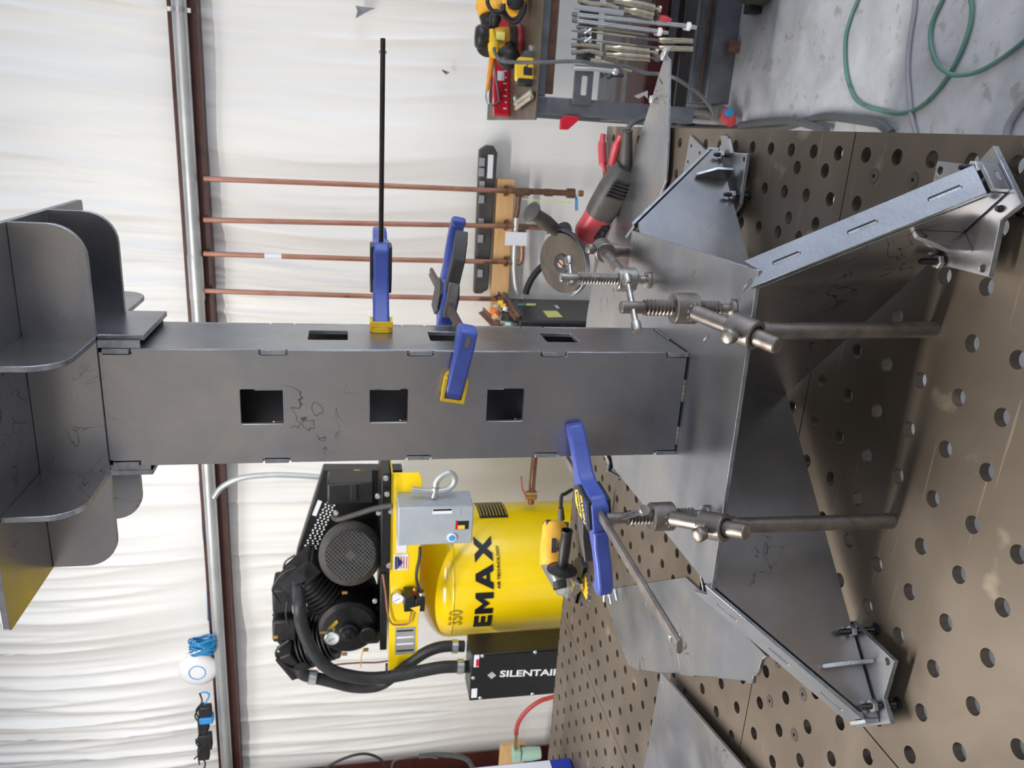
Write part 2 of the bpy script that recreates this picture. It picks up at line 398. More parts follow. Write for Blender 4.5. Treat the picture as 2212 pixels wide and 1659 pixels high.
# wall girt (C section) with lips
mb = MB(); gz0, gz1 = 1.128, 1.236
mb.box(-5, 5, WY-.075, WY-.069, gz0, gz1); mb.box(-5, 5, WY-.069, WY+.02, gz0, gz0+.005); mb.box(-5, 5, WY-.069, WY+.02, gz1-.005, gz1)
mb.box(-5, 5, WY-.069, WY-.064, gz0+.005, gz0+.02)
struct('trim_1', mb, M_redoxide)
# red iron column at the far left
cL = by(1000, 1655, WY-.3)+Vector((-.085, 0, 0))
mb = MB()
mb.box(cL.x-.25, cL.x-.045, WY-.32, WY-.31, FZ, 3.2); mb.box(cL.x-.25, cL.x-.045, WY-.08, WY-.07, FZ, 3.2); mb.box(cL.x-.15, cL.x-.142, WY-.31, WY-.08, FZ, 3.2)
struct('trim_2', mb, M_redoxide)
# conduit running along the girt with straps
cy_ = WY-.105
zc = by(392, 100, cy_).z
mb = MB(); mb.cyl((-5, cy_, zc+.004), (5, cy_, zc-.004), .028, 24)
cnd = thing('conduit', 'galvanised steel conduit running along the red wall girt', 'pipe', (0, cy_, zc-.03))
link('pipe', mb, M_galv, cnd)
for q in ((403, 22), (433, 600)):
    c = by(q[0]-5, q[1], cy_); mb = MB()
    if q[1] < 100: mb.lathe([(.028, -.008), (.0315, -.008), (.0315, .008), (.028, .008)], (c.x, cy_, zc), (1, 0, 0), 20); mb.box(c.x-.008, c.x+.008, cy_-.006, cy_+.036, zc-.042, zc-.0285); mb.box(c.x-.008, c.x+.008, cy_-.006, cy_+.036, zc+.0285, zc+.042); link('pipe_strap', mb, M_zinc, cnd)
    else: mb.lathe([(.028, -.10), (.031, -.09), (.031, .09), (.028, .1)], (c.x, cy_, zc), (1, 0, 0), 20); link('pipe_coupling', mb, M_galv, cnd)
# thin cable drooping along the top of the girt
pts = [by(x, y, WY-.07) for x, y in ((372, -20), (371, 60), (378, 140), (384, 190), (387, 280), (386, 320), (392, 370), (400, 430), (402, 520), (404, 580), (412, 640), (420, 700))]
mb = MB(); mb.tube(pts, .005, 8, sm=4)
solo('network_cable', mb, M_bluecab, 'thin blue cable drooping behind the conduit, upper right of the wall', 'cable')
pts = [by(x, y, WY-.07) for x, y in ((432, 1040), (437, 1100), (439, 1150), (444, 1190), (448, 1260), (450, 1340))]
mb = MB(); mb.tube(pts, .005, 8, sm=4)
solo('network_cable', mb, M_bluecab, 'thin blue cable drooping behind the conduit above the yellow compressor', 'cable')

# small tears in the sheeting
def tear(pix, Y=WY-.03):
    P = [by(x, y, Y) for x, y in pix]; mb = MB(); c = sum(P, Vector())/len(P)
    vs = [c+Vector((0, .012, 0))]+P; mb.add(vs, [(0, i, i % len(P)+1) for i in range(1, len(P)+1)]); return mb
solo('sheeting_tear', tear([(768, 12), (812, 18), (800, 22), (786, 30), (768, 40), (772, 24)]), M_greyhose, 'larger triangular torn flap in the white wall sheeting', 'tear', 'tears in the white wall sheeting')
solo('sheeting_tear', tear([(954, 150), (972, 156), (964, 162), (956, 154)]), M_greyhose, 'smaller tear in the white wall sheeting left of the tool cart', 'tear', 'tears in the white wall sheeting')

# ================================================================== WELDING TABLE
G = .0508; HR = .0083
tbl = thing('welding_table', 'large steel welding table top drilled with a grid of holes', 'welding table', (-.5, .4, FZ))
M_screw = mat('dull_screw_steel', '#4d4843', '#5d5751', rough=.45, metal=.6, scale=40)
EXTRA = [(5.6, 6.6), (5.6, 5.4), (4.4, 6.6), (4.4, 5.4)]
SCREW = [(5.6, 3.6), (5.6, 2.4), (4.4, 3.6), (4.4, 2.4), (-7.6, 3.6), (-6.4, 2.4), (-7.6, 2.4), (-6.4, 3.6)]
def table_plate(i0, i1, j0, j1):
    g = .0009; t = .0095
    x0, x1, y0, y1 = i0*G+g, i1*G-g, j0*G+g, j1*G-g
    holes = []
    for i in range(math.ceil(i0), math.floor(i1)+1):
        for j in range(math.ceil(j0), math.floor(j1)+1): holes.append((i*G, j*G))
    holes += [(a*G, b*G) for a, b in EXTRA if i0 < a < i1 and j0 < b < j1]
    mb = MB(); n = 20
    hp = [circ(x, y, HR, n) for x, y in holes] + [circ(a*G, b*G, .0081, 24) for a, b in SCREW if i0 < a < i1 and j0 < b < j1]
    out = []                                  # outline with points along the edges keeps triangles well shaped
    for k in range(12): out.append((x0+(x1-x0)*k/12, y0))
    for k in range(12): out.append((x1, y0+(y1-y0)*k/12))
    for k in range(12): out.append((x1-(x1-x0)*k/12, y1))
    for k in range(12): out.append((x0, y1-(y1-y0)*k/12))
    mb.prism(out, -t, 0, ID, hp)
    # chamfer rings sit a hair below the surface, edge lip around the plate
    mb.box(x0, x1, y0, y0+.005, -.07, -t); mb.box(x0, x1, y1-.005, y1, -.07, -t); mb.box(x0, x0+.005, y0, y1, -.07, -t); mb.box(x1-.005, x1, y0, y1, -.07, -t)
    link('table_plate', mb, M_table, tbl, bevel=0)
for a in ((-5.5, 6.48, -7.5, 4.5), (-17.5, -5.5, -7.5, 4.5), (-5.5, 6.48, 4.5, 22), (-17.5, -5.5, 4.5, 22), (-29.5, -17.5, 4.5, 22), (-29.5, -17.5, -7.5, 4.5)): table_plate(*a)
for a, b in SCREW:
    mb = MB(); x, y = a*G, b*G
    mb.prism(circ(x, y, .0078, 24), -.006, .0004, ID, [circ(x, y, .0021, 6)]); mb.prism(circ(x, y, .0022, 6), -.006, -.004)
    link('countersunk_screw', mb, M_screw, tbl)
for (x0, x1, y0, y1) in ((-1.45, .32, -.37, -.345), (-1.45, .32, .13, .155), (-1.45, .32, .36, .385), (-1.45, .32, .72, .745), (-1.45, .32, 1.06, 1.085)):
    mb = MB(); mb.box(x0, x1, y0, y1, -.07, -.0096); link('frame_rail', mb, M_cartsteel, tbl)
for x in (-1.35, -.55, .26):
    for y in (-.34, 1.07): mb = MB(); mb.box(x-.03, x+.03, y-.03, y+.03, FZ, -.0705); link('leg', mb, M_cartsteel, tbl)

# ================================================================== FABRICATED STEEL PEDESTAL
O = Vector((.0245, .2540, 0))
ped = thing('steel_pedestal', 'tall bare steel pedestal with four splayed legs clamped upright on the welding table', 'pedestal', (O.x, O.y, 0))
TK = .0045                                       # sheet thickness
PZ = .1735; CX0, CX1, CY0, CY1 = -.0362, .0852, .1981, .3093; CZ1 = .772
# column: four panels with windows and interlocking tabs
tabs = [(.748, .772), (.603, .627), (.457, .481), (.315, .340), (.1735, .198)]
def panel_front(y0, y1, name):
    fr = Fr((0, 0, 0), (1, 0, 0), (0, 0, 1), (0, -1, 0))
    # outline with tab notches on both long sides
    out = []
    zs = sorted(tabs)
    R = []; Lf = []
    nt = .0052
    z = PZ+.002
    for (a, b) in zs:
        R += [(CX1, a-.002) if a > PZ+.01 else None, (CX1-nt, a-.002) if a > PZ+.01 else (CX1-nt, PZ+.002), (CX1-nt, b+.002), (CX1, b+.002)]
        Lf += [(CX0, a-.002) if a > PZ+.01 else None, (CX0+nt, a-.002) if a > PZ+.01 else (CX0+nt, PZ+.002), (CX0+nt, b+.002), (CX0, b+.002)]
    R = [q for q in R if q]; Lf = [q for q in Lf if q]
    R[-2:] = [(CX1-nt, CZ1)]; Lf[-2:] = [(CX0+nt, CZ1)]
    poly = Lf[::-1]+R
    poly = poly[::-1] if sum(poly[i][0]*poly[(i+1) % len(poly)][1]-poly[(i+1) % len(poly)][0]*poly[i][1] for i in range(len(poly))) < 0 else poly
    wins = [rrect(.007, .0442, a, b, .0016, 2) for a, b in ((.6075, .6485), (.4815, .5205), (.357, .397))] if name != 'x' else []
    mb = MB(); fr = Fr((0, y0, 0), (1, 0, 0), (0, 0, 1), (0, -1, 0))
    mb.prism(poly, -(y1-y0), 0, fr, wins); return link(name, mb, M_steel, ped, bevel=.0004, seg=1)
panel_front(CY0, CY0+TK, 'front_panel')
panel_front(CY1-TK, CY1, 'rear_panel')
def panel_side(x0, x1, name):
    fr = Fr((x1, 0, 0), (0, 1, 0), (0, 0, 1), (1, 0, 0))
    ya, yb = CY0+TK, CY1-TK
    wins = [rrect(.2395, .279, a, b, .0016, 2) for a, b in ((.543, .584), (.415, .455), (.2875, .325))]
    mb = MB(); mb.prism([(ya, PZ+.002), (yb, PZ+.002), (yb, CZ1-.004), (ya, CZ1-.004)], -(x1-x0), 0, fr, wins)
    for a, b in tabs:
        for (p, q) in ((CY0-.0008, ya), (yb, CY1+.0008)):
            mb.prism([(p, a), (q, a), (q, b), (p, b)], -(x1-x0), 0, fr)
    return link(name, mb, M_steel, ped, bevel=.0004, seg=1)
panel_side(CX1-TK, CX1, 'right_panel')
panel_side(CX0, CX0+TK, 'left_panel')
# tab ends show the bright cut
for a, b in tabs:
    for x0, x1 in ((CX1-TK+.0002, CX1-.0002), (CX0+.0002, CX0+TK-.0002)): mb = MB(); mb.box(x0, x1, CY0-.0011, CY0-.0008, a+.0006, b-.0006); link('tab_edge', mb, M_edge, ped)
mb = MB()
for x, z in ((.078, .1745), (.047, .175), (.012, .1745), (-.012, .175), (-.032, .1745)):
    pass
for x0, x1 in ((.030, .052), (-.022, -.004)):
    for k in range(13): mb.sphere((x0+(x1-x0)*k/12, CY0-.0006, PZ+.0008+.0004*math.sin(k*2.3)), .0021+.0003*math.sin(k*1.7), 8, 5, (1, .7, .8))
for k in range(14): mb.sphere((CX1+.0006, .255+.0032*k, PZ+.0008), .0021, 8, 5, (.7, 1, .8))
link('tack_weld', mb, M_weld, ped)

# head: egg-crated wings under the top plate
hz = .840; hw = .1755; HC = Vector((.0262, .258, 0))
def wing_plate(c, L0, L1, z0, z1, r=.031, name='wing_plate', axis='x', off=0, low=None):
    # outline in (a,z) with rounded lower outer corners and optional lower collar
    out = [(L1, z1), (L0, z1), (L0, z0+r)]
    for k in range(1, 9):
        t = math.pi+math.pi/2*k/8; out.append((L0+r+r*math.cos(t), z0+r+r*math.sin(t)))
    if low: out += [(low[0], z0), (low[0], low[2]), (low[1], low[2]), (low[1], z0)]
    for k in range(0, 9):
        t = 1.5*math.pi+math.pi/2*k/8; out.append((L1-r+r*math.cos(t), z0+r+r*math.sin(t)))
    out.append((L1, z0+r))
    mb = MB()
    fr = Fr((0, off, 0), (1, 0, 0), (0, 0, 1), (0, -1, 0)) if axis == 'x' else Fr((off, 0, 0), (0, 1, 0), (0, 0, 1), (1, 0, 0))
    mb.prism(out, -.0027, .0027, fr)
    return link(name, mb, M_steel, ped, bevel=.0005, seg=1)
wing_plate(None, HC.x-hw, HC.x+hw, .7765, hz, axis='x', off=.2032)
wing_plate(None, HC.x-hw, HC.x+hw, .7765, hz, axis='x', off=.3055)
wing_plate(None, .1055, .413, .7765, hz, axis='y', off=.0935, low=(.2105, .3125, .7365))
wing_plate(None, .1055, .413, .7765, hz, axis='y', off=-.0448, low=(.2005, .3125, .7365))
for x0, x1 in ((.0855, .0925), (-.0438, -.0366)):
    
    for ya in (.2015, .3): mb = MB(); mb.box(x0, x1, ya, ya+.0025, .7385, .776); link('head_spacer', mb, M_edge, ped)
mb = MB(); mb.box(CX0+TK, CX1-TK, CY0+TK, CY1-TK, .7725, .776); link('head_web', mb, M_steel, ped)
mb = MB(); mb.prism(rrect(HC.x-hw-.001, HC.x+hw, .093, .412, .004), hz+.0002, hz+.0062); link('top_plate', mb, M_steel, ped, bevel=.0005, seg=1)

# base plate (square, slightly turned) with slits
phi = .0252; BC = Vector((.0283, .2462, 0))
bfr = Fr((BC.x, BC.y, 0), (math.cos(phi), math.sin(phi), 0), (-math.sin(phi), math.cos(phi), 0))
def bl(x, y): d = Vector((x, y, 0))-BC; return d.dot(bfr.u), d.dot(bfr.v)
slits = []
for (a, b) in (((.173, .103), (.190, .085)), ((.188, .414), (.173, .394)), ((-.121, .103), (-.138, .083)), ((.104, .169), (.120, .154))):
    p, q = Vector(bl(*a)), Vector(bl(*b)); d = (q-p).normalized(); n = Vector((-d.y, d.x))
    p = p+d*.003; q = q-d*.003
    slits.append((p, q, n))
mb = MB()
sx_, sy_ = .1662, .1722
poly = [(-sx_, -sy_), (sx_, -sy_), (sx_, sy_), (-sx_+.02, sy_), (-sx_, sy_-.02)]
mb.prism(poly, .169, PZ, bfr, [[tuple(p-n*w), tuple(q-n*w), tuple(q+n*w), tuple(p+n*w)] for p, q, n in slits for w in (.0016,)])
link('base_plate', mb, M_steel, ped, bevel=.0004, seg=1)
mb = MB()
for p, q, n in slits:
    d = (q-p).normalized(); f2 = Fr(bfr.p(p.x, p.y, 0), bfr.u*d.x+bfr.v*d.y, bfr.u*n.x+bfr.v*n.y)
    mb.box(.0006, (q-p).length-.0006, -.0012, .0012, .165, PZ-.0002, f2)
link('slot_tab', mb, M_edge, ped)

# legs
LA = .3765
def make_leg(k, ang):
    d = Vector((math.cos(ang), math.sin(ang), 0)); n = Vector((-d.y, d.x, 0))
    fr = Fr((O.x, O.y, 0), d, n)
    lt = link('leg', MB(), M_steel, ped); bpy.data.objects.remove(lt)
    s0, zt0, s1, zt1 = .2375, .1690, LA, .0316
    # two side panels
    prof = [(.0125, .0235), (LA, .0235), (LA, zt1), (s0, zt0), (.0125, zt0)]
    parts = []
    mb = MB()
    for sgn in (-1, 1):
        f2 = Fr(fr.p(0, sgn*.0147, 0), d, (0, 0, 1), n*(-1))
        a, b = (0, .003) if sgn > 0 else (-.003, 0)
        mb.prism(prof, a, b, f2)
    leg = link('leg', mb, M_steel, ped, bevel=.0003, seg=1)
    # sloping top strip with slots and V-notched upper end
    a = Vector((s0, 0, PZ)); t = Vector((s1-s0, 0, .036-PZ)); Ls = t.length; t.normalize()
    T3 = (fr.u*t.x+fr.w*t.z).normalized()
    f3 = Fr(fr.p(s0, 0, PZ+.0045), T3, fr.v, None)
    slot = [rrect(p, q, -.0021, .0021, .0018, 3) for p, q in ((.0231, .0488), (.0901, .1154), (.1560, .1817))]
    w = .0148
    mb = MB(); mb.prism([(-.001, -w), (Ls, -w), (Ls, w), (-.001, w), (.0095, 0)], -.0042, 0, f3, slot)
    st = link('leg_strip', mb, M_strip, leg, bevel=.0004, seg=1)
    for p, q in ((.0231, .0488), (.0901, .1154), (.1560, .1817)): mb = MB(); mb.box(p+.0006, q-.0006, -.0019, .0009, -.006, -.0006, f3); link('slot_tab', mb, M_edge, leg)
    # end cap
    e0 = f3.p(Ls, 0, 0)
    f4 = Fr(fr.p(LA+.0005, 0, 0), n, (0, 0, 1), d)
    mb = MB(); mb.prism([(-w+.001, .0218), (w-.001, .0218), (w-.001, .0375), (-w+.001, .0375)], 0, .0042, f4, [rrect(-.0045, .0045, .0265, .0295, .0012, 2)]); link('end_cap', mb, M_steel, leg, bevel=.0004, seg=1)
    mb = MB(); mb.box(-.004, .004, .0267, .0293, .001, .0038, f4); link('slot_tab', mb, M_edge, leg)
    # foot plate
    dA = -.006 if k == 1 else 0; dz = -.006 if k == 1 else 0
    half = [(.2825+dA, .0147), (.330+dA, .063), (.3615+dA*.5, .029), (.3835, .0305)]
    poly = [(x, -y) for x, y in half]+[(x, y) for x, y in half[::-1]]
    holes = [circ(.3285+dA, sg*.053, .0036, 12) for sg in (-1, 1)]
    mb = MB(); mb.prism(poly, .0158+dz, .0215+dz, fr, holes); fp = link('foot_plate', mb, M_steel, leg, bevel=.0005, seg=1)
    # gusset fins
    for sgn in (-1, 1):
        f5 = Fr(fr.p(.325+dA*.4, 0, 0), n*sgn, (0, 0, 1), None)
        mb = MB(); mb.prism([(.0148, .0217), (.034, .0217), (.034, .045), (.0205, .071), (.0148, .071)], -.0022, .0022, f5); link('gusset', mb, M_steel, leg, bevel=.0004, seg=1)
    # levelling bolts
    for (al, pe) in ((.2935, .0215), (.366, .0213)):
        for sgn in (-1, 1):
            if k == 2 and al > .3 and sgn < 0: zt = .026
            else: zt = (.045 if al < .3 else .043)+dz
            p = fr.p(al+dA, sgn*pe, 0); rr = .0031
            prof = [(0, .001)]; z = .0045
            mb = MB(); mb.hexn((p.x, p.y, 0), (0, 0, 1), .0064, .0003, .0042)
            pr = [(rr, .0042)]
            zz = .0046
            while zz < zt-.003: pr += [(rr, zz), (rr*.84, zz+.0006)]; zz += .0012
            pr += [(rr*.75, zt-.001), (rr*.6, zt)]
            mb.lathe(pr, (p.x, p.y, 0), (0, 0, 1), 12)
            bo = link('levelling_bolt', mb, M_black_bolt, leg)
            if zt > .03:
                mb = MB(); mb.hexn((p.x, p.y, 0), (0, 0, 1), .0064, .0232+(.0035 if sgn > 0 else 0), .0285+(.0035 if sgn > 0 else 0)); link('hex_nut', mb, M_zinc, leg)
    return leg
M_strip = mat('brushed_leg_steel', '#94979d', '#a8abb0', rough=.36, r2=.46, metal=.85, scale=14, bump=.12, bscale=320)
for k, a in enumerate((math.pi/4, -math.pi/4, -3*math.pi/4, 3*math.pi/4)): make_leg(k+1, a+.008)

# ================================================================== THREADED FIXTURE CLAMPS
def fixture_clamp(label, rod_xy, S, ring_z, coll, endp, tb, ztop, knob_dir, zring_h=.024, rodbase=-.03):
    t = thing('fixture_clamp', label, 'clamp', (rod_xy[0], rod_xy[1], 0), None)
    S = Vector((S[0], S[1], 0)); Rc = Vector((S.x, S.y, ring_z)); C = Vector(coll); E_ = Vector(endp)
    ax = (C-Rc).normalized()
    # rod
    top = Vector((C.x, C.y, C.z-.008)); base = Vector((rod_xy[0], rod_xy[1], rodbase))
    mb = MB(); mb.cyl(base, top, .00765, 24); link('rod', mb, M_bar, t)
    # collar
    h = .0135
    mb = MB(); mb.lathe([(.0085, -h), (.0128, -h), (.0137, -h+.001), (.0137, h-.001), (.0128, h), (.0085, h)], C, ax, 32); mb.cyl((C.x, C.y, C.z-.022), (C.x, C.y, C.z-.008), .0092, 24)
    col = link('collar', mb, M_bar, t)
    mb = MB(); mb.lathe([(.0082, h*1.003), (.0096, h*1.004), (.0107, h*.96)], C, ax, 28); link('bore_ring', mb, M_black_bolt, col)
    # knurled thumb screw
    kd = Vector(knob_dir).normalized()
    mb = MB(); mb.cyl(C+kd*.012, C+kd*.018, .003, 12)
    n = 30; prof = [(.0052, .018), (.0066, .0186), (.0066, .027), (.0054, .0278)]
    fr = axfr(C, kd); vs = []
    for i, (r, tt) in enumerate(prof):
        for k in range(n*2): rr = r+(.00035 if k % 2 else -.00035)*(1 if 0 < i < 3 else .3); a = math.pi*k/n; vs.append(fr.p(rr*math.cos(a), rr*math.sin(a), tt))
    m = 2*n
    fs = [[i*m+k, i*m+(k+1) % m, (i+1)*m+(k+1) % m, (i+1)*m+k] for i in range(3) for k in range(m)]+[list(range(m)), list(range(3*m, 4*m))]
    mb.add(vs, fs); link('thumb_screw', mb, M_bar, t, ang=60)
    # arm
    a0 = Rc+ax*.0125
    mb = MB(); L = (E_-a0).length; mb.lathe([(.0062, 0), (.0077, .002), (.0077, L-.0012), (.0066, L)], a0, E_-a0, 24); link('arm', mb, M_bar, t)
    # ring
    hh = zring_h/2
    mb = MB(); mb.lathe([(.0085, -hh), (.0142, -hh), (.0150, -hh+.001), (.0150, hh-.001), (.0142, hh), (.0085, hh)], Rc, (0, 0, 1), 32)
    for k in range(9):
        a = 2*math.pi*k/9; f6 = axfr(a0, ax); mb.sphere(f6.p(.0078*math.cos(a), .0078*math.sin(a), .0), .0021, 8, 5)
    rg = link('threaded_ring', mb, M_bright if 'behind' in label else M_bar, t)
    # spindle with round thread
    zth1 = ztop-.025; pr = [(.0052, .186)]
    z = .190
    pitch = .0038
    while z < zth1:
        for q in range(6): pr.append((.0070+.0013*math.cos(2*math.pi*q/6), z+pitch*q/6))
        z += pitch
    pr += [(.0056, zth1+.001), (.0058, zth1+.002), (.0060, ztop-.001), (.0052, ztop)]
    mb = MB(); mb.lathe([(p[0], p[1]) for p in pr], S, (0, 0, 1), 24)
    sp = link('spindle', mb, M_bright if 'behind' in label else M_bar, t)
    mb = MB(); mb.lathe([(.0052, .187), (.0055, .180), (.0085, .1785), (.0102, .1778), (.0104, .1740), (.0098, .17365)], S, (0, 0, 1), 28)
    link('swivel_pad', mb, M_bright, t)
    # T handle
    A, B = Vector(tb[0]), Vector(tb[1])
    mb = MB(); mb.cyl(A, B, .0032, 14)
    d = (B-A).normalized()
    for P_, s in ((A, 1), (B, -1)):
        mb.lathe([(.0026, -.0008), (.0045, -.001), (.0049, 0), (.0049, .0085), (.0043, .0098), (.0032, .0098)], P_, d*s, 20)
    th = link('t_handle', mb, M_bright, t)
    return t
S1 = (.1538, .1146); S2 = (-.0642, .1035); S3 = (.1391, .3408)
c5 = lambda a, b: (1000+a/3.16, 350+b/3.16)
c6 = lambda a, b: (1150+a/3.16, 850+b/3.16)
def thb(z, S, fa, L1, L2): # handle through the spindle at height z, direction from a far pixel point
    P_ = bz(fa[0], fa[1], z); c = Vector((S[0], S[1], z)); d = (P_-c).normalized(); return c+d*L1, c-d*L2
z1 = .2775
nA = bz(*c5(1188, 1150), z1); fA = bz(*c5(1115, 780), z1)
fixture_clamp('threaded rod clamp on the right of the column, handle crossing its screw', (.1533, .048), S1, .2245, (.148, .0508, .193), (.1435, .018, .177), (fA, nA), .289, (-.08, -.5, .86))
n3 = bz(*c5(742, 832), z1-.003); f3_ = bz(*c5(722, 655), z1-.003)
fixture_clamp('bright threaded rod clamp behind the others, in front of the red grinder', (.1524, .4572), S3, .2046, (.158, .4560, .199), (.1600, .478, .198), (n3, f3_), .2885, (.1, -.35, .95))
z2 = .268
n2 = bz(*c6(768, 795), z2); d2 = (n2-Vector((S2[0], S2[1], z2))); 
fixture_clamp('threaded rod clamp left of the column, beside the blue clamp grip', (-.0480, .0440), S2, .2243, (-.0482, .0508, .1923), (-.039, .021, .1742), (Vector((S2[0], S2[1], z2))-d2.normalized()*.012, n2), .2845, (-.08, -.5, .86))

# ================================================================== ONE-HANDED BAR CLAMPS
def quick_clamp(label, pad0, u, v, gap, ubar, bar_back, bar_front, pads=True, moving=True, lab=False, fixed=True, scale=1.0, bm_=None):
    """pad0: centre of the moving jaw's face; v: pressing direction along the bar; u: from the tip towards the bar and handle"""
    v = Vector(v).normalized(); u = Vector(u); u = (u-v*u.dot(v)).normalized(); w = u.cross(v).normalized()
    fr = Fr.__new__(Fr); fr.o = Vector(pad0); fr.u = u; fr.v = v; fr.w = w
    t = thing('bar_clamp', label, 'clamp', tuple(pad0))
    B = ubar; hw = .009*scale
    # bar
    mb = MB(); n = 6
    prof = []
    for (cx, a0) in ((.0042, -90), (-.0042, 90)):
        for k in range(7): a = math.radians(a0+30*k); prof.append((B+cx+.0026*math.cos(a), .0026*math.sin(a)))
    fb = Fr.__new__(Fr); fb.o = fr.o; fb.u = fr.u; fb.v = fr.w; fb.w = fr.v
    mb.prism(prof, -bar_back, bar_front, fb); bar = link('bar', mb, bm_ or M_bar, t, bevel=.0006, seg=1)
    mb = MB(); c = fr.p(B, -bar_back+.012, 0); mb.cyl(c-fr.w*.0042, c+fr.w*.0042, .0026, 12); link('stop_pin', mb, M_zinc, bar)
    # moving jaw body (arm + housing)
    arm = [(-.006, 0), (-.006, -.010), (.010, -.024), (B-.026, -.040), (B-.020, -.052), (B-.019, -.084), (B-.010, -.092), (B+.018, -.092), (B+.024, -.082), (B+.026, -.050), (B+.020, -.028), (B-.002, -.018), (B-.020, -.020), (.014, -.006), (.010, 0)]
    mb = MB(); mb.prism(arm[::-1], -hw, hw, fr); mj = link('moving_jaw', mb, M_blue, t, bevel=.0028, seg=3)
    hou = [(B-.018, -.052), (B-.016, -.088), (B+.016, -.089), (B+.023, -.080), (B+.023, -.048), (B+.012, -.032), (B-.008, -.034)]
    for s in (-1, 1):
        mb = MB(); mb.prism(hou[::-1], hw-.001 if s > 0 else -hw-.0032, hw+.0032 if s > 0 else -hw+.001, fr); lp = link('side_plate', mb, M_black, t, bevel=.0012)
        if lab and s < 0:
            ls = [(B-.014, -.050), (B-.013, -.085), (B+.014, -.085), (B+.019, -.078), (B+.019, -.050), (B+.010, -.037), (B-.005, -.038)]
            z0 = -hw-.0032
            mb = MB(); mb.prism(ls[::-1], z0-.0004, z0, fr); st = link('sticker', mb, M_navy, lp)
            st['label'] = 'dark blue sticker with yellow lettering'
            ca, sa_ = math.cos(.3), math.sin(.3); tu = fr.u*ca-fr.v*sa_; tv = fr.u*(-sa_)-fr.v*ca
            text('lettering', 'IRWIN', Fr(fr.p(B+.003, -.068, z0-.0005), tu, tv), .0125, M_txtyellow, st, .0003, bold=.0005, xs=.85)
            mb = MB(); mb.prism([(B-.0125, -.052), (B+.018, -.062), (B+.0185, -.050), (B+.010, -.0375), (B-.005, -.0385)][::-1], z0-.0007, z0-.0003, fr); yb = link('yellow_band', mb, M_txtyellow, st)
            text('lettering', 'QUICK-GRIP', Fr(fr.p(B+.004, -.0505, z0-.0008), tu, tv), .0055, M_txtblack, st, .0003, bold=.0002, xs=.8)
    # handle grip and trigger
    grip = [(B+.020, -.092), (B+.040, -.090), (B+.058, -.096), (B+.085, -.098), (B+.098, -.092), (B+.101, -.080), (B+.098, -.070), (B+.092, -.070), (B+.090, -.077), (B+.070, -.080), (B+.050, -.076), (B+.036, -.070), (B+.020, -.060)]
    mb = MB(); mb.prism(grip[::-1], -hw*.92, hw*.92, fr); link('grip', mb, M_blue, t, bevel=.003, seg=3)
    trig = [(B+.018, -.048), (B+.018, -.022), (B+.040, -.018), (B+.058, -.014), (B+.078, -.024), (B+.090, -.036), (B+.088, -.040), (B+.060, -.034), (B+.036, -.040)]
    mb = MB(); mb.prism(trig[::-1], -hw*.8, hw*.8, fr); link('trigger', mb, M_grey_resin, t, bevel=.0015)
    # brake lever (steel)
    mb = MB(); mb.prism([(B-.012, -.016), (B-.012, -.013), (B+.014, -.013), (B+.030, -.020), (B+.030, -.023), (B+.012, -.0165)][::-1], -.006, .006, fr); link('brake_lever', mb, M_bar, t, bevel=.0008)
    def pad(v0, s, nm):
        # flanged rubber pad; s=+1 presses to +v
        mb = MB(); pp = rrect(-.016, .016, -.0125, .0125, .0085, 4)
        fp = Fr.__new__(Fr); fp.o = fr.p(.002, v0, 0); fp.u = fr.u; fp.v = fr.w; fp.w = fr.v
        a, b = (-.0065, 0) if s > 0 else (0, .0065)
        mb.prism(pp, a, b, fp)
        a2, b2 = (-.0125, -.0065) if s > 0 else (.0065, .0125)
        mb.prism([(-.016, -.0125), (.010, -.0125), (.010, -.0092), (-.0128, -.0092), (-.0128, .0092), (.010, .0092), (.010, .0125), (-.016, .0125)][::-1], a2, b2, fp)
        return link(nm, mb, M_yel_pad, t, bevel=.0012, seg=2)
    if pads: pad(0, 1, 'pad')
    if fixed:
        g = gap
        fj = [(-.012, g), (-.012, g+.010), (.004, g+.016), (B-.006, g+.026), (B+.010, g+.026), (B+.013, g+.020), (B+.013, g+.000), (B+.006, g-.004), (B-.010, g-.002), (B-.016, g+.008), (.010, g+.002), (.006, g)]
        mb = MB(); mb.prism(fj, -hw, hw, fr); link('fixed_jaw', mb, M_blue, t, bevel=.0026, seg=3)
        mb = MB(); c = fr.p(B, g+.012, 0); mb.prism(rrect(B-.0035, B+.0035, g+.004, g+.020, .0032, 4), -hw-.0005, hw+.0005, fr); 
        mb = MB(); f7 = Fr.__new__(Fr); f7.o = fr.p(B, g+.0262, 0); f7.u = fr.u; f7.v = fr.w; f7.w = fr.v
        mb.prism(rrect(-.0062, .0062, -.0026, .0026, .0025, 4), -.001, .0006, f7); link('bar_end', mb, M_bar, t)
        if pads: pad(g, -1, 'pad')
    return t
# A: across the column's width, handle pointing to the right
quick_clamp('blue bar clamp pressing on the column right side, long bar pointing right', (.0853, .283, .5065), (0, 1, -.012), (-1, 0, 0), .1217, .048, .305, .14, bm_=mat('blackened_bar_steel', '#2e2826', '#3c3431', rough=.45, metal=.6, scale=30))
# B: front to back
quick_clamp('blue bar clamp with yellow front pad between the column windows', (.047, .3095, .434), (1, 0, -.16), (0, -1, 0), .1116, .056, .25, .132, bm_=mat('brown_bar_steel', '#4d3b33', '#66514a', rough=.5, metal=.5, scale=30))
# C: low on the left
quick_clamp('blue bar clamp low on the column left edge, bar pointing at the viewer', (.000, .1978, .2985), (-1, 0, -.16), (.02, 1, 0), .1117, .062, .30, .16, pads=False, lab=(1, -1))

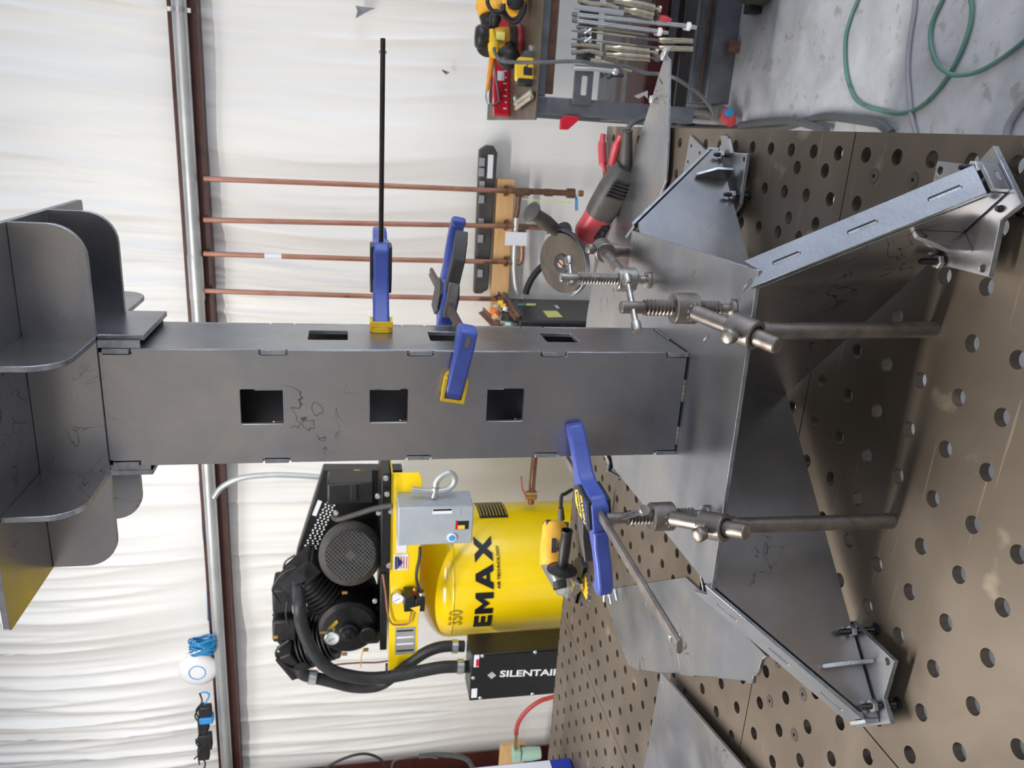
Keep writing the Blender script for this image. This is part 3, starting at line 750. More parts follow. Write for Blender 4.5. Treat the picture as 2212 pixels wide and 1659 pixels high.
# ================================================================== SHEETS ON THE TABLE
def sheet(name, label, pix, z, th=.004, slots=(), m=None, extra=None):
    P_ = [bz(x, y, z+th) for x, y in pix]
    poly = [(q.x, q.y) for q in P_]
    if sum(poly[i][0]*poly[(i+1) % len(poly)][1]-poly[(i+1) % len(poly)][0]*poly[i][1] for i in range(len(poly))) < 0: poly = poly[::-1]
    hs = []
    for (a, b, w) in slots:
        p, q = bz(*a, z+th), bz(*b, z+th); d = (q-p).normalized(); n = Vector((-d.y, d.x, 0))*w
        h = [p-n, q-n, q+n, p+n]; hs.append([(k.x, k.y) for k in h])
    mb = MB(); mb.prism(poly, z, z+th, ID, hs)
    return solo(name, mb, m or M_steel, label, 'steel sheet', 'laser cut steel sheets lying on the welding table', bevel=.0004)
sheet('steel_sheet', 'flat grey steel sheet with tabbed edge lying left of the pedestal', [(1300, 1275), (1480, 1247), (1560, 1320), (1655, 1418), (1645, 1425), (1640, 1447), (1633, 1460), (1627, 1460), (1625, 1476), (1613, 1476), (1611, 1471), (1552, 1465), (1550, 1462), (1499, 1459), (1497, 1462), (1468, 1458), (1467, 1455), (1425, 1452), (1420, 1452), (1382, 1446), (1378, 1449), (1374, 1446), (1357, 1437), (1325, 1350)], .0004, .004, [((1464, 1412), (1471, 1454), .0009), ((1395, 1300), (1397, 1312), .0008)])
sheet('steel_sheet', 'bare steel sheet along the bottom left corner of the table, near edge raised', [(1427, 1452), (1600, 1652), (1640, 1700), (1350, 1800), (1395, 1640)], .016, .005, [((1430, 1470), (1437, 1500), .001)])
solo('wood_strip', MB().box(-.66, -.60, .33, .36, .0006, .0158), M_wood, 'small packing strip under the raised steel sheet', 'packing')
sheet('steel_sheet', 'long tapering steel sheet overhanging the right edge of the table', [(1437, 118), (1424, 158), (1405, 222), (1380, 300), (1364, 364), (1340, 430), (1310, 520), (1282, 600), (1268, 680), (1262, 740), (1440, 740), (1425, 560), (1404, 480), (1438, 390), (1441, 350), (1443, 300), (1446, 130)], .008, .004, [((1424, 170), (1431, 182), .0016)])
sheet('steel_sheet', 'small steel plate with square holes behind the right rear leg', [(1490, 292), (1540, 340), (1500, 420), (1470, 400), (1482, 340)], .0004, .004, [((1491, 311), (1494, 318), .0022), ((1509, 326), (1512, 333), .0022), ((1484, 346), (1487, 352), .0022)])
sheet('steel_sheet', 'little bent steel offcut beside the right rear foot', [(1556, 294), (1564, 293), (1573, 312), (1570, 322), (1577, 342), (1556, 336), (1553, 318), (1558, 312)], .0004, .006)
# twin bolts and rod resting on the left sheet
for i, (a, b) in enumerate((((1304, 1281), (1305, 1300)), ((1327, 1273), (1332, 1297)))):
    p, q = bz(*a, .008), bz(*b, .008); mb = MB(); mb.cyl(p, q, .0022, 10); mb.cyl(p.lerp(q, .05), p.lerp(q, .35), .0042, 6)
    solo('hex_bolt', mb, M_zinc, ['small zinc bolt on the steel sheet, nearer the wall', 'small zinc bolt on the steel sheet, nearer the column'][i], 'bolt', 'small zinc bolts on the left steel sheet')
p, q = bz(1313, 1273, .008), bz(1320, 1305, .007); mb = MB(); mb.cyl(p, q, .0018, 10)
solo('steel_pin', mb, M_zinc, 'thin zinc pin lying between the two small bolts', 'pin')
# zinc fasteners on the tapering sheet
for i, (x, y, l) in enumerate(((1441, 112, 'zinc bolt at the tip of the tapering sheet'), (1436, 122, 'zinc hex nut just below the tip of the tapering sheet'), (1411, 215, 'zinc hex bolt on the back edge of the tapering sheet'))):
    p = bz(x, y, .0128); mb = MB(); mb.hexn(p, (0, 0, 1), .0075, -.0003, .006)
    if i != 1: mb.cyl(p+Vector((0, 0, .003)), p+Vector((.004, -.016, .004)), .0032, 10)
    solo('zinc_fastener', mb, M_zinc, l, 'fastener', 'zinc fasteners on the tapering sheet')
p, q = bz(1469, 1050, 0), bz(1469, 1051, 0)
# pliers with red grips behind the red grinder
def pl_handle(mb, a, b, r): mb.tube([a, a.lerp(b, .3)+Vector((0, 0, .004)), a.lerp(b, .7)+Vector((0, 0, .004)), b], [r*.7, r, r, r*.55], 12, sm=5)
tp = thing('pliers', 'pliers with red dipped grips at the back right corner of the table', 'pliers', tuple(bz(1310, 380, 0)))
for a, b in (((1303, 291), (1307, 372)), ((1342, 292), (1322, 372))):
    mb = MB(); pl_handle(mb, bz(*a, .012), bz(*b, .010), .009); link('grip', mb, M_redtool, tp)
mb = MB(); p = bz(1314, 385, .008); mb.box(p.x-.05, p.x+.01, p.y-.012, p.y+.012, .001, .014); link('jaws', mb, M_black_bolt, tp, bevel=.003)

# ================================================================== PIPES AND BOARDS ON THE WALL
def polyline(pix, Y): return [by(x, y, Y) for x, y in pix]
YP = WY-.10
pipes = [('uppermost right copper pipe on the wall, ending in the blue handled valve', [(440, 386), (800, 400), (1112, 413), (1240, 419)]),
         ('second copper pipe from the tool cart on the white wall', [(440, 475), (800, 483), (1080, 488), (1172, 492)]),
         ('third copper pipe from the tool cart, with a pinkish stretch', [(440, 548), (800, 560), (1105, 566)]),
         ('copper pipe nearest the pedestal on the white wall', [(440, 628), (800, 640), (1075, 646)])]
for lb, pl_ in pipes:
    P_ = polyline(pl_, YP); P_ = [Vector((q.x, YP, q.z)) for q in P_]
    t = thing('copper_pipe', lb, 'pipe', tuple(P_[0]), 'copper pipes on the white wall')
    mb = MB(); mb.tube(P_, .0111, 14); link('tube', mb, M_copper, t)
    mb = MB(); mb.tube([P_[0]+Vector((0, .02, .0)), P_[0]+Vector((0, 0, -.02))], .0125, 12); link('clip', mb, M_copperdark, t)
    if 'pinkish' in lb:
        w_ = by(590, 550, YP); mb = MB(); zz = w_.z; xx = P_[0].x+(P_[1].x-P_[0].x)*(P_[0].z-zz)/(P_[0].z-P_[1].z); mb.cyl((xx, YP, zz-.035), (xx, YP, zz+.035), .0118, 14); link('white_sticker', mb, M_label, t)
# horizontal board carrying the pipes, black trim strip beside it
a = by(1077, 386, WY-.06); b = by(1110, 386, WY-.06); c = by(1062, 720, WY-.06)
mb = MB(); mb.box(c.x-.12, a.x, WY-.075, WY-.037, by(1113, 388, WY-.075).z, by(1075, 388, WY-.075).z)
bd = thing('wooden_board', 'pale wooden board fixed across the wall behind the copper pipes', 'board', ((a.x+c.x)/2, WY-.056, b.z))
link('plank', mb, M_wood, bd, bevel=.002)
for y in (413, 487, 566, 646):
    q = by(1094, y, YP); mb = MB(); mb.box(q.x-.022, q.x+.022, YP+.010, YP+.024, q.z-.008, q.z+.008); mb.lathe([(.0115, -.006), (.0135, -.006), (.0135, .006), (.0115, .006)], (q.x, YP, q.z), (0, 0, 1), 14); link('pipe_clip', mb, M_copperdark, bd)
# black moulded strip
pA = by(1030, 312, WY-.05); pB = by(1026, 632, WY-.05); zt = by(1031, 400, WY-.05).z; zb_ = by(1069, 400, WY-.05).z
st = thing('plastic_trim_strip', 'dark grey moulded plastic strip mounted upright against the wall above the board', 'trim strip', ((pA.x+pB.x)/2, WY-.05, zb_))
fr = Fr((0, WY-.03, 0), (1, 0, 0), (0, 0, 1), (0, -1, 0))
mb = MB(); mb.prism([(pB.x+.02, zb_+.01), (pA.x-.03, zb_), (pA.x, zb_+.02), (pA.x, zt-.03), (pA.x-.02, zt), (pB.x, zt-.005), (pB.x, zb_+.04)][::-1], 0, .045, fr); link('shell', mb, M_grey_resin, st, bevel=.006)
for x, y in ((1041, 350), (1040, 372), (1041, 400), (1040, 430), (1039, 480), (1038, 515), (1037, 590)):
    q = by(x, y, WY-.075); mb = MB(); mb.box(q.x-.018, q.x+.018, WY-.084, WY-.074, q.z-.012, q.z+.012); link('bracket', mb, M_greyhose, st, bevel=.002)
q = by(1059, 360, WY-.075); mb = MB(); mb.box(q.x-.05, q.x+.05, WY-.0765, WY-.0745, q.z-.012, q.z+.012); link('paper_label', mb, M_label, st)
# fittings below the board
def fitting(name, label, paths, mats, catn='pipe'):
    P0 = paths[0][0][0]; t = thing(name, label, catn, tuple(P0))
    for (pts, r, nm, m) in paths: mb = MB(); mb.tube(pts, r, 14, sm=4 if len(pts) > 2 else 0); link(nm, mb, m, t)
    return t
def Q(a, b): return by(1000+a/3.16, 350+b/3.16, YP)
def S(*ab): return [Q(*q) for q in ab]
t = fitting('pipe_manifold', 'weathered copper manifold with a blue handled valve beside the board', [
    (S((330, 195), (700, 210)), .0135, 'branch', M_copperdark), (S((385, 205), (372, 330), (362, 380)), .011, 'branch', M_copperdark), (S((345, 438), (530, 445)), .0115, 'branch', M_copperdark),
    (S((400, 460), (403, 640), (385, 690), (330, 690)), .011, 'branch', M_copper)], None)
for (a, b, r) in ((430, 203, .017), (585, 208, .017), (735, 213, .022), (400, 455, .016), (388, 212, .017)):
    c = Q(a, b); mb = MB(); mb.cyl(c-Vector((0, 0, .018)), c+Vector((0, 0, .018)), r, 14); link('fitting', mb, M_copperdark, t)
c = Q(765, 225); e2 = Q(765, 325); mb = MB(); mb.tube([c+Vector((0, -.01, 0)), c.lerp(e2, .3)+Vector((0, -.025, 0)), e2+Vector((0, -.025, 0))], [.006, .012, .012], 10, flat=.5); link('valve_handle', mb, M_bluecab, t)
c = Q(790, 213); mb = MB(); mb.cyl(c, c+Vector((0, 0, -.02)), .014, 12); link('outlet', mb, M_brass, t)
t = fitting('flexible_hose', 'grey flexible hose hanging from the manifold with a white tag', [(S((365, 380), (355, 560), (350, 700), (360, 830), (378, 905)), .014, 'hose', M_galv)], None, 'hose')
c = Q(357, 520); mb = MB(); mb.box(c.x-.03, c.x+.03, YP-.022, YP-.019, c.z-.05, c.z+.05); link('tag', mb, M_label, t)
mb = MB(); mb.tube([by(1000+a/3.16, 350+b/3.16, WY-.18) for a, b in ((640, 620), (560, 690), (480, 780), (440, 860), (430, 900))], .015, 12, sm=5)
solo('rubber_hose', mb, M_rubber, 'short black hose curving down the wall behind the red grinder', 'hose')
mb = MB(); mb.tube([by(1000+a/3.16, 350+b/3.16, WY-.12) for a, b in ((410, 255), (600, 265), (740, 280))], .0025, 6)
solo('string', mb, M_ylabel, 'thin yellow-green string tied to the blue valve handle', 'string')

# ================================================================== AIR COMPRESSOR
k3 = lambda a, b: (580+a/3.16, 1000+b/3.16)
def K(a, b, Y): return by(*k3(a, b), Y)
YC = 2.32
rA = ray(1100, 1085); rB = ray(1100, 1368)
aA = math.atan2(rA.x, rA.y); aB = math.atan2(rB.x, rB.y); am = (aA+aB)/2; Dh = (YC-CAM.y)/math.cos(am)
TR = Dh*math.sin(abs(aA-aB)/2); TC = Vector((CAM.x+Dh*math.sin(am), YC, 0))
comp = thing('air_compressor', 'yellow and black upright air compressor standing against the wall', 'air compressor', (TC.x, TC.y, FZ))
ztop = by(905, 1225, YC-TR*.6).z; zsh = ztop-.13
prof = [(TR*.55, FZ+.10), (TR*.9, FZ+.15), (TR, FZ+.22)]+[(TR, zsh)]+[(TR*math.cos(t), zsh+.13*math.sin(t)) for t in [math.pi/2*k/10 for k in range(1, 10)]]+[(0.001, ztop)]
mb = MB(); mb.lathe(prof, (TC.x, TC.y, 0), (0, 0, 1), 56); link('tank', mb, M_yellow, comp, ang=50)
mb = MB(); mb.lathe([(TR+.0005, zsh-.004), (TR+.003, zsh), (TR+.0005, zsh+.004)], (TC.x, TC.y, 0), (0, 0, 1), 56); link('weld_seam', mb, M_yellow, comp)
for k in range(4):
    a = math.pi/4+k*math.pi/2; mb = MB(); c = Vector((TC.x+TR*.85*math.cos(a), TC.y+TR*.85*math.sin(a), 0)); mb.box(c.x-.03, c.x+.03, c.y-.03, c.y+.03, FZ, FZ+.2); link('foot', mb, M_yellow, comp)
# wrapped lettering on the tank
def wrap_text(s, z, size, mt, ang0, parent, bold=0, xs=1.0, nm='lettering', outline=False):
    c = bpy.data.curves.new(nm, 'FONT'); c.body = s; c.size = size; c.align_x = 'CENTER'; c.align_y = 'CENTER'; c.offset = bold; c.resolution_u = 3; c.extrude = .0008
    if outline: c.fill_mode = 'NONE'; c.bevel_depth = .0012; c.extrude = 0; c.bevel_resolution = 0
    o = bpy.data.objects.new(nm, c); COL.objects.link(o); me = bpy.data.meshes.new_from_object(o); bpy.data.objects.remove(o); bpy.data.curves.remove(c)
    P2 = [(q.co.x*xs, q.co.y, q.co.z) for q in me.vertices]; F2 = [list(p_.vertices) for p_ in me.polygons]; bpy.data.meshes.remove(me)
    return wrap_mesh(P2, F2, z, mt, ang0, parent, nm)
def wrap_mesh(P2, F2, z, mt, ang0, parent, nm='lettering'):
    import bmesh
    bm = bmesh.new(); vv = [bm.verts.new(q) for q in P2]
    for f in F2:
        try: bm.faces.new([vv[i] for i in f])
        except ValueError: pass
    bmesh.ops.triangulate(bm, faces=bm.faces)
    for _ in range(4):
        ee = [e_ for e_ in bm.edges if e_.calc_length() > .02]
        if not ee: break
        bmesh.ops.subdivide_edges(bm, edges=ee, cuts=1); bmesh.ops.triangulate(bm, faces=bm.faces)
    bm.verts.index_update(); mb = MB()
    for v in bm.verts:
        q = v.co; th = ang0+q.x/TR; r = TR+.0022+q.z*.6
        mb.v.append(Vector((TC.x+r*math.sin(th), TC.y-r*math.cos(th), z+q.y)))
    mb.f = [[v.index for v in f.verts] for f in bm.faces]; bm.free()
    return link(nm, mb, mt, parent)
def tank_pt(x, y):                            # pixel -> angle, z on the tank
    d = ray(x, y); ox, oy = CAM.x-TC.x, CAM.y-TC.y; A = d.x**2+d.y**2; B = 2*(ox*d.x+oy*d.y); C = ox*ox+oy*oy-TR*TR
    t = (-B-math.sqrt(max(0, B*B-4*A*C)))/(2*A); p = CAM+d*t; return math.atan2(p.x-TC.x, -(p.y-TC.y)), p.z
eL, zl0 = tank_pt(1024, 1353); eR, zr0 = tank_pt(1078, 1155); e1, zz0 = tank_pt(1050, 1250)
_, zt_ = tank_pt(1027, 1270); _, zb2 = tank_pt(1066, 1270)
hgt = zt_-zb2
LT = {'E': [[(0, 0), (.74, 0), (.74, .24), (.3, .24), (.3, .39), (.70, .39), (.70, .62), (.3, .62), (.3, .76), (.74, .76), (.74, 1), (0, 1)]],
      'M': [[(0, 0), (.28, 0), (.28, .56), (.52, .18), (.76, .56), (.76, 0), (1.04, 0), (1.04, 1), (.8, 1), (.52, .58), (.24, 1), (0, 1)]],
      'A': [[(-.02, 0), (.28, 0), (.36, .2), (.70, .2), (.78, 0), (1.08, 0), (.68, 1), (.38, 1)]],
      'X': [[(-.02, 0), (.34, 0), (.55, .29), (.76, 0), (1.14, 0), (.73, .51), (1.14, 1), (.78, 1), (.55, .71), (.32, 1), (-.04, 1), (.37, .51)]]}
Wt = abs(eR-eL)*TR; unit = Wt/4.42; x_ = -Wt/2
for ch_, adv in (('E', .85), ('M', 1.18), ('A', 1.2), ('X', 1.15)):
    mbL = MB(); hl = [[(.43, .40), (.63, .40), (.53, .66)]] if ch_ == 'A' else []
    mbL.prism(LT[ch_][0], 0, .002/unit, ID, hl)
    P2 = [(x_+q.x*unit, (q.y-.5)*hgt, q.z*unit) for q in mbL.v]
    wrap_mesh(P2, mbL.f, (zt_+zb2)/2, M_txtblack, (eL+eR)/2, comp, 'lettering'); x_ += adv*unit
eL, _ = tank_pt(1075, 1270); eR, _ = tank_pt(1080, 1180); _, za = tank_pt(1076, 1225)
wrap_text('AIR TECHNOLOGY', za-.002, .017, M_txtblack, (eL+eR)/2, comp, bold=.0004, xs=abs(eR-eL)*TR/.142)
ea, zq = tank_pt(985, 1338); wrap_text('350', zq, .075, M_txtblack, ea+.03, comp, outline=True, xs=.75, nm='outlined_number')
# black and yellow warning label
e0, z0_ = tank_pt(1030, 1097); e1, z1_ = tank_pt(1098, 1118)
mb = MB(); n = 8
for j in (0, 1):
    for k in range(n+1):
        th = e1+(e0+.42-e1)*k/n; r = TR+.003; mb.v.append(Vector((TC.x+r*math.sin(th), TC.y-r*math.cos(th), z1_ if j == 0 else z0_)))
mb.f = [[k, k+1, n+1+k+1, n+1+k] for k in range(n)]; lb_ = link('warning_label', mb, M_txtblack, comp)
for q in range(9):
    zz = z1_+(z0_-z1_)*(q+.5)/9; mb = MB()
    for j in (0, 1):
        for k in range(n+1):
            th = e1+.04+(e0+.36-e1)*k/n; r = TR+.004; mb.v.append(Vector((TC.x+r*math.sin(th), TC.y-r*math.cos(th), zz+(.0012 if j else -.0012))))
    mb.f = [[k, k+1, n+1+k+1, n+1+k] for k in range(n)]; link('print_line', mb, M_txtyellow, lb_)
# yellow mounting beam
YB = 2.03
def boxpx(p, q, Y, dep, mt, nm, parent, bev=.003, z_ex=0, solo_=None):
    a, b = by(*p, Y), by(*q, Y); mb = MB(); mb.box(min(a.x, b.x), max(a.x, b.x), Y, Y+dep, min(a.z, b.z)-z_ex, max(a.z, b.z)); return link(nm, mb, mt, parent, bevel=bev)
a, b = K(818, 1415, YB), K(1050, 60, YB)
fB = Fr((0, YB, 0), (1, 0, 0), (0, 0, 1), (0, -1, 0))
x0_, x1_ = a.x, b.x; zt3, zb3 = a.z, b.z
mb = MB(); mb.prism([(x0_, zt3), (x0_, zb3+.012), (x0_+.03, zb3), (x1_-.03, zb3), (x1_, zb3+.012), (x1_, zt3)], 0, .006, fB, [circ(K(975, 1350, YB).x, K(975, 1350, YB).z, .004, 8), rrect(x1_-.125, x1_-.085, zb3+.05, zb3+.057, .003, 2), rrect(x1_-.125, x1_-.085, zb3+.078, zb3+.085, .003, 2)]); link('mounting_beam', mb, M_yellow, comp, bevel=.0015)
mb = MB(); mb.box(x0_, x1_, YB+.0005, 2.62, zt3-.006, zt3); link('mounting_deck', mb, M_yellow, comp, bevel=.0015)
# rating plates and stickers
def sticker(p, q, Y, mt, nm, parent): return boxpx(p, q, Y, .0008, mt, nm, parent, bev=0)
pl_ = sticker(k3(862, 1310), k3(1003, 1118), YB-.0075, M_galv, 'rating_plate', comp)
for k in range(4): sticker(k3(875, 1290-45*k), k3(990, 1272-45*k), YB-.0082, [M_txtblack, M_gauge, M_gauge, M_txtblack][k], 'print_line', pl_)
sk = sticker(k3(855, 733), k3(955, 622), YB-.0075, M_label, 'flag_sticker', comp)
c1_ = K(868, 690, YB-.0083); sticker(k3(862, 728), k3(878, 640), YB-.0084, M_navy, 'print_line', sk)
for k in range(4): sticker(k3(884+18*k, 722), k3(892+18*k, 640), YB-.0082, M_red, 'print_line', sk)
f8 = Fr((0, YB-.0086, 0), (1, 0, 0), (0, 0, 1), (0, -1, 0)); tri = [K(880, 722, YB-.0086), K(918, 680, YB-.0086), K(880, 640, YB-.0086)]
mb = MB(); mb.prism([(q.x, q.z) for q in tri][::-1], 0, .0004, f8); link('print_line', mb, M_navy, sk)
sticker(k3(872, 615), k3(945, 480), YB-.0075, M_label, 'white_label', comp)
# black motor deck and mount
boxpx(k3(765, 750), k3(832, 70), YB-.02, .35, M_blackpaint, 'motor_base', comp)
boxpx(k3(760, 1280), k3(815, 750), YB+.02, .4, M_blackpaint, 'pump_base', comp)
# belt guard: tall dark sheet cover with mesh behind the motor
YG = 2.42
fG = Fr((0, YG, 0), (1, 0, 0), (0, 0, 1), (0, -1, 0))
gp = [K(370, 52, YG), K(915, 50, YG), K(915, 120, YG), K(760, 130, YG), K(760, 640, YG), K(560, 900, YG), K(185, 640, YG)]
mb = MB(); mb.prism([(q.x, q.z) for q in gp][::-1], -.07, 0, fG); link('belt_guard', mb, M_blackpaint, comp, bevel=.004)
q0, q1, q2, q3 = K(195, 640, YG-.002), K(330, 640, YG-.002), K(470, 290, YG-.002), K(392, 250, YG-.002)
gm = link('guard_mesh', MB().add([q0, q1, q2, q3], [(0, 1, 2, 3)]), M_blackpaint, comp)
for i in range(22):
    for j in range(3):
        u_, v_ = (i+.5)/22, (j+.5+.3*(i % 2))/3.6
        c = (q0.lerp(q3, u_)).lerp(q1.lerp(q2, u_), v_); mb = MB(); mb.sphere(c+Vector((0, -.001, 0)), .0042, 6, 4, (1, .25, 1)); link('mesh_opening', mb, M_wall, gm)
mb = MB(); p1, p2 = K(345, 260, YG), K(315, 365, YG); c = K(330, 310, YG-.003)
mb.quad(K(338, 252, YG-.003), K(366, 262, YG-.003), K(325, 365, YG-.003), K(297, 355, YG-.003)); link('white_label', mb, M_label, comp)
for (a, b, mm) in ((603, 78, M_txtyellow), (640, 80, M_orange)): c = K(a, b, YG-.003); mb = MB(); mb.box(c.x-.02, c.x+.02, YG-.0715+.07-.002, YG-.002+.0005, c.z-.012, c.z+.012); link('caution_sticker', mb, mm, comp)
# motor facing the camera side
YM = 2.02
mc = K(560, 630, YM); ax_m = Vector((-.42, .86, 0)).normalized()
mb = MB(); mb.lathe([(.075, -.004), (.094, .0), (.112, .03), (.118, .06), (.120, .16), (.116, .30), (.100, .34)], mc, ax_m, 40); mo = link('motor', mb, M_grey_resin, comp, ang=40)
mb = MB(); mb.lathe([(0.001, 0), (.093, 0), (.093, .004), (.001, .004)], mc-ax_m*.005, ax_m, 32); fg = link('fan_grille', mb, M_iron, mo)
fm = axfr(mc-ax_m*.0062, -ax_m)
for k in range(-8, 9):
    y_ = k*.0108; half_ = math.sqrt(max(0, .091**2-y_**2))
    if half_ < .01: continue
    for dgl in (1, -1):
        d_ = (fm.u+fm.v*dgl).normalized(); e_ = (fm.v-fm.u*dgl).normalized()
        mb = MB(); mb.tube([mc-ax_m*.0064+e_*y_-d_*half_, mc-ax_m*.0064+e_*y_+d_*half_], .0022, 5); link('grille_bar', mb, M_grey_resin, fg)
mb = MB(); mb.cyl(mc-ax_m*.009, mc-ax_m*.004, .022, 4); link('hub_plate', mb, M_grey_resin, fg)
boxpx(k3(400, 290), k3(722, 135), 2.06, .12, M_blackpaint, 'junction_box', comp, bev=.008)
boxpx(k3(560, 265), k3(605, 150), 2.053, .008, M_iron, 'junction_logo_plate', comp, bev=.002)
for (a, b) in ((460, 335), (750, 335), (745, 222), (800, 100), (808, 208), (835, 325), (820, 695), (725, 935)):
    c = K(a, b, 1.99); mb = MB(); mb.hexn(c, (0, -1, 0), .010, 0, .012); link('bolt', mb, M_zinc, comp)
mb = MB(); mb.tube([K(845, 290, 1.97), K(730, 310, 1.98), K(600, 350, 1.99), K(480, 385, 2.0), K(445, 370, 2.03)], .010, 12, sm=5); link('motor_conduit', mb, M_grey_resin, comp)
# pump: crankcase, three finned cylinders, heads
cc = K(545, 1110, 2.12)
mb = MB(); mb.lathe([(.06, -.09), (.10, -.085), (.115, -.07), (.12, 0), (.12, .2), (.1, .24)], cc+Vector((0, .06, 0)), (0, 1, 0), 28); pc = link('crankcase', mb, M_iron, comp)
mb = MB(); mb.lathe([(.03, -.055), (.038, -.05), (.045, .0), (.055, .02)], cc, (0, 1, 0), 20); mb.sphere(cc+Vector((.0, -.05, 0)), .03, 12, 8); link('bearing_cap', mb, M_iron, pc)
boxpx(k3(560, 1250), k3(760, 985), 2.16, .18, M_iron, 'crank_cover', comp, bev=.01)
c = K(680, 1180, 2.06); mb = MB(); mb.lathe([(.03, 0), (.034, .004), (.036, .03), (.034, .06), (.02, .064)], c+Vector((0, 0, .0)), (0, 1, 0), 20); link('air_filter', mb, M_blackpaint, comp)
c = K(678, 1033, 2.14); mb = MB(); mb.lathe([(.018, 0), (.018, .012), (.012, .014)], c, (0, 1, 0), 18); sg = link('oil_sight_glass', mb, M_zinc, comp)
mb = MB(); mb.lathe([(.001, -.001), (.010, -.001), (.010, .0)], c, (0, 1, 0), 14); link('lens', mb, M_brass, sg)
def cylinder(c0, c1, r, nf=9):
    d = (c1-c0); L = d.length; d.normalize(); fr9 = axfr(c0, d)
    pr = [(r*.72, 0)]
    for k in range(nf): z = L*(.12+.72*k/nf); pr += [(r*.74, z), (r, z+.001), (r, z+.005), (r*.74, z+.006)]
    pr += [(r*.74, L*.9)]
    mb = MB(); mb.lathe(pr, c0, d, 28); cy = link('cylinder', mb, M_iron, comp)
    mb = MB(); mb.box(-r*.9, r*.9, -r*.9, r*.9, L*.86, L*1.12, fr9); hd = link('cylinder_head', mb, M_iron, cy, bevel=.006)
    for k in range(6): mb = MB(); mb.box(-r*.98+r*.36*k, -r*.98+r*.36*k+.006, -r*.85, r*.85, L*1.12, L*1.2, fr9); link('head_fin', mb, M_iron, hd)
    for a in (-1, 1):
        for b in (-1, 1): mb = MB(); mb.hexn(fr9.p(a*r*.75, b*r*.75, L*1.12), d, .008, 0, .012); link('head_bolt', mb, M_black_bolt, hd)
    return cy
cylinder(K(520, 1000, 2.2), K(235, 740, 2.22), .085)
cylinder(K(500, 1080, 2.3), K(150, 950, 2.34), .075)
cylinder(K(480, 1180, 2.2), K(175, 1290, 2.22), .085)
c = K(120, 900, 2.22); mb = MB(); mb.box(c.x-.06, c.x+.05, 2.18, 2.32, c.z-.05, c.z+.05); link('intake_filter', mb, M_iron, comp, bevel=.01)
c = K(120, 1110, 2.22); mb = MB(); mb.box(c.x-.05, c.x+.05, 2.18, 2.3, c.z-.045, c.z+.05); link('intake_filter', mb, M_iron, comp, bevel=.01)
for pth, r in ((((180, 630), (120, 670), (110, 710), (170, 700)), .004), (((190, 710), (90, 760), (30, 850), (40, 900), (80, 960)), .004), (((130, 940), (120, 1040), (140, 1110)), .004), (((140, 1210), (60, 1270), (60, 1330), (130, 1390), (190, 1410)), .005)):
    mb = MB(); mb.tube([K(a, b, 2.14) for a, b in pth], r, 8, sm=5); link('breather_tube', mb, M_black, comp)
# hoses to the silencer box
h1 = [(205, 790), (205, 850), (212, 960), (222, 1080), (265, 1210), (340, 1340), (440, 1420), (560, 1455), (700, 1470), (860, 1455), (1040, 1420), (1180, 1395), (1290, 1390), (1360, 1392)]
h2 = [(215, 1390), (235, 1440), (300, 1462), (420, 1490), (560, 1525), (680, 1530), (770, 1510), (860, 1450), (960, 1370), (1060, 1300), (1150, 1262), (1240, 1250), (1335, 1252)]
YH = 1.93
ho = link('discharge_hose', MB().tube([K(a, b, 2.08 if i < 2 else YH+.02*abs(i-7)/7) for i, (a, b) in enumerate(h1)], .0235, 16, sm=6), M_rubber, comp)
ho2 = link('discharge_hose', MB().tube([K(a, b, YH+.05 if i < 8 else YH+.09) for i, (a, b) in enumerate(h2)], .0225, 16, sm=6), M_rubber, comp)
for (p, q, Y, r, par) in (((190, 868), (222, 880), 2.06, .028, ho), ((213, 975), (216, 1010), YH+.015, .027, ho), ((1285, 1390), (1330, 1390), YH+.01, .028, ho), ((275, 1460), (325, 1465), YH+.045, .027, ho2), ((1250, 1252), (1290, 1252), YH+.09, .027, ho2)):
    mb = MB(); mb.cyl(K(*p, Y), K(*q, Y), r, 18); link('hose_clamp', mb, M_zinc, par)
mb = MB(); c = K(808, 1475, YH+.0); mb.lathe([(.05, -.004), (.053, -.004), (.053, .004), (.05, .004)], c+Vector((0, .02, 0)), (0, 0, 1), 18, sx=.6); link('cable_tie', mb, M_black, ho)
# gauges
for (a, b, Y, r) in ((434, 1200, 1.99, .0285), (882, 928, YB-.035, .024)):
    c = K(a, b, Y); mb = MB(); mb.lathe([(r*.9, .03), (r, .026), (r, .0), (r*.93, -.002), (r*.9, .002)], c, (0, 1, 0), 28); g_ = link('pressure_gauge', mb, M_zinc, comp)
    mb = MB(); mb.lathe([(.0005, 0), (r*.88, 0), (r*.88, .002)], c+Vector((0, -.0025, 0)), (0, 1, 0), 28); fa = link('dial', mb, M_gauge, g_)
    mb = MB(); mb.box(-.0008, .0008, -r*.3, r*.65, .0006, .0012, Fr(c+Vector((0, -.003, 0)), (1, .0, .6), (-.6, 0, 1), (0, -1, 0))); link('needle', mb, M_txtblack, fa)
    for k in range(11): an = math.radians(225-27*k); mb = MB(); d_ = Vector((math.cos(an), 0, math.sin(an))); mb.tube([c+Vector((0, -.0028, 0))+d_*r*.66, c+Vector((0, -.0028, 0))+d_*r*.8], .0006, 4); link('tick', mb, M_teal if r > .025 else M_txtblack, fa)
